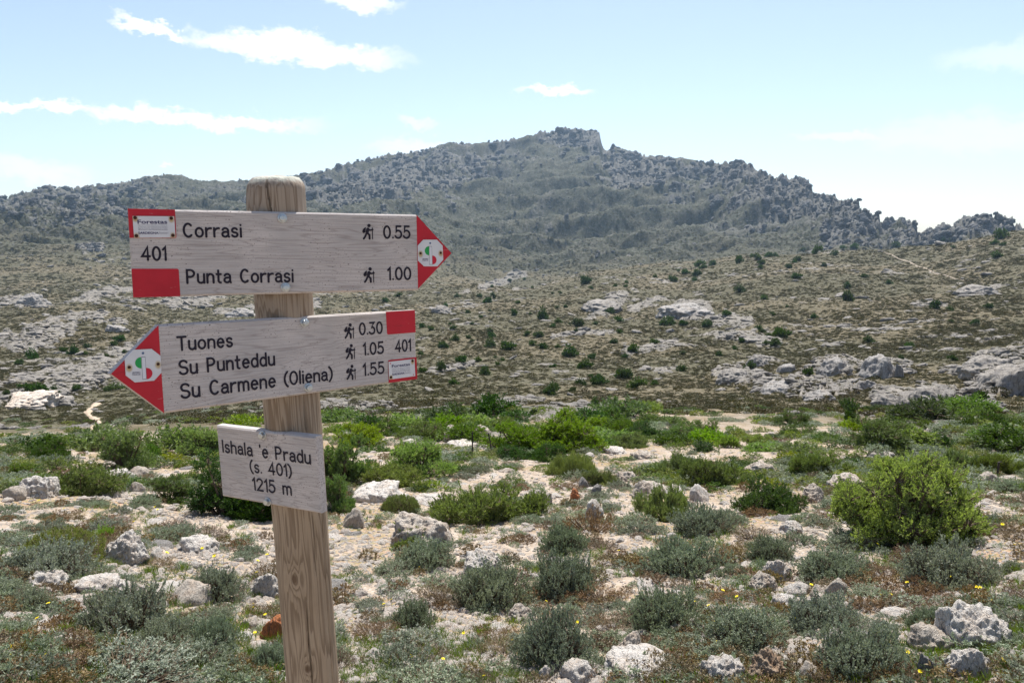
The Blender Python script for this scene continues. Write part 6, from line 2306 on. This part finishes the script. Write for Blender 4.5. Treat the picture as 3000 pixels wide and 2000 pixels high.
def walker(x, y, h, rz, lab):
    J = [(0, 0, .93), (0, .01, 1.18), (0, .0, 1.42), (0, .01, 1.52), (0, .03, 1.66), (0, .03, 1.74), (.11, 0, .90), (.14, .12, .50), (.13, .06, .06), (.13, .18, .03), (-.11, 0, .90), (-.13, -.04, .50), (-.14, -.20, .08), (-.14, -.08, .04),
         (.20, 0, 1.40), (.27, .02, 1.13), (.22, .22, 1.02), (.20, .30, 1.02), (-.20, 0, 1.40), (-.27, -.04, 1.13), (-.24, .10, .95), (-.23, .17, .93)]
    Ed = [(0, 1), (1, 2), (2, 3), (3, 4), (4, 5), (0, 6), (6, 7), (7, 8), (8, 9), (0, 10), (10, 11), (11, 12), (12, 13), (2, 14), (14, 15), (15, 16), (16, 17), (2, 18), (18, 19), (19, 20), (20, 21)]
    Rd = [.15, .14, .14, .06, .10, .07, .10, .07, .05, .04, .10, .07, .05, .04, .06, .05, .04, .035, .06, .05, .04, .035]
    me = bpy.data.meshes.new('body')
    s = h / 1.8
    me.from_pydata([(a * s, b * s, c * s) for a, b, c in J], Ed, [])
    root_ = bpy.data.objects.new('person', None)
    COL.objects.link(root_)
    root_.location = (x, y, ground_z(x, y))
    root_.rotation_euler = (0, 0, rz)
    root_['label'] = lab
    root_['category'] = 'person'
    root_['group'] = 'walkers on the skyline'
    o = add('body', me, root_)
    me.materials.append(M['cloth'])
    md = o.modifiers.new('skin', 'SKIN')
    for i, r in enumerate(Rd):
        me.skin_vertices[0].data[i].radius = (r * s, r * s)
    me.skin_vertices[0].data[0].use_root = True
    sb = o.modifiers.new('sub', 'SUBSURF')
    sb.levels = sb.render_levels = 1
    v, f = ICO[2]
    vv = v * np.array([.17, .11, .27]) * (1 - .12 * np.abs(v[:, 2:3])) + np.array([0, -.20, 1.22])
    add('rucksack', mesh_np('rucksack', vv * s, f, [M['pack']], True), root_)


for (x, by, hpx, rz, lab) in [(2536, 728, 8.0, 2.6, 'taller distant walker in dark clothes on the brow of the right slope'), (2528, 729, 6.6, 2.9, 'shorter distant walker just left of the taller one on the brow')]:
    p, dep = hit(x, by)
    if p is None or dep > 620:
        p, dep = hit(x, by + 6)
    walker(p.x, p.y, min(1.85, max(1.5, hpx * dep / F)), rz, lab)

# ------------------------------------------------------------------ labels that single things out among their like
MARKS = [('the foot of the wooden post', 900, 1900), ('the large bright juniper', 2705, 1470), ('the long white rock ridge', 1880, 1965), ('the jagged tan rock', 2270, 1930), ('the rough pale outcrop', 2880, 1840),
         ('the orange stone', 800, 1835), ('the moss-green cushion', 125, 1600), ('the dark-streaked boulder', 1240, 1550), ('the wide green mat', 1410, 1490), ('the pale slab at right', 2790, 1290),
         ('the yellow-green pair of bushes', 1600, 1280), ('the round juniper', 345, 1310), ('the pale rounded boulder', 352, 1610), ('the row of stones', 2350, 1720), ('the square-edged rock', 1405, 1650),
         ('the place board', 790, 1370), ('the dark olive bush', 2275, 1460), ('the lone shrub on the gravel', 1205, 1790), ('the brown shrub by the upright rock', 1740, 1510), ('the leafy shrub at lower left', 325, 1790),
         ('the big dark boulder', 2592, 1070), ('the upper arrow tip', 1325, 740), ('the distant walkers', 2533, 722), ('the dark domed slab', 2010, 900), ('the trail on the slope', 2700, 785),
         ('the massive grey outcrop', 2965, 1110), ('the lower arrow tip', 322, 1095), ('the long tilted slab', 1770, 885), ('the overhanging outcrop', 2300, 1130), ('the winding footpath', 270, 1230), ('the lower board end', 1222, 1010),
         ('the summit', 1650, 380), ('the notch in the crest', 2667, 690), ('the tall green juniper', 1000, 1340)]
ORD = ['nearest to', 'second nearest to', 'third nearest to', 'fourth nearest to', 'fifth nearest to', 'sixth nearest to', 'seventh nearest to', 'eighth nearest to', 'ninth nearest to', 'tenth nearest to', 'eleventh nearest to',
       'twelfth nearest to', 'thirteenth nearest to', 'fourteenth nearest to', 'fifteenth nearest to', 'sixteenth nearest to'] + [f'{k}th nearest to' for k in range(17, 21)] + ['21st nearest to', '22nd nearest to', '23rd nearest to'] + [f'{k}th nearest to' for k in range(24, 40)]
bins = {}
for (o, kind, px, py, base) in THINGS:
    mk_ = min(MARKS, key=lambda m: (m[1] - px) ** 2 + ((m[2] - py) * 1.6) ** 2)
    dx, dy = px - mk_[1], (py - mk_[2]) * 1.5
    side_ = ('to its right' if dx > 0 else 'to its left') if abs(dx) > abs(dy) else ('below it' if dy > 0 else 'above it')
    bins.setdefault((base, mk_[0], side_), []).append((math.hypot(dx, dy), o))
for (base, mkn, side_), L in bins.items():
    L.sort(key=lambda t: t[0])
    for k, (_, o) in enumerate(L):
        o['label'] = f'{base}, {ORD[min(k, 38)]} {mkn}, {side_}'
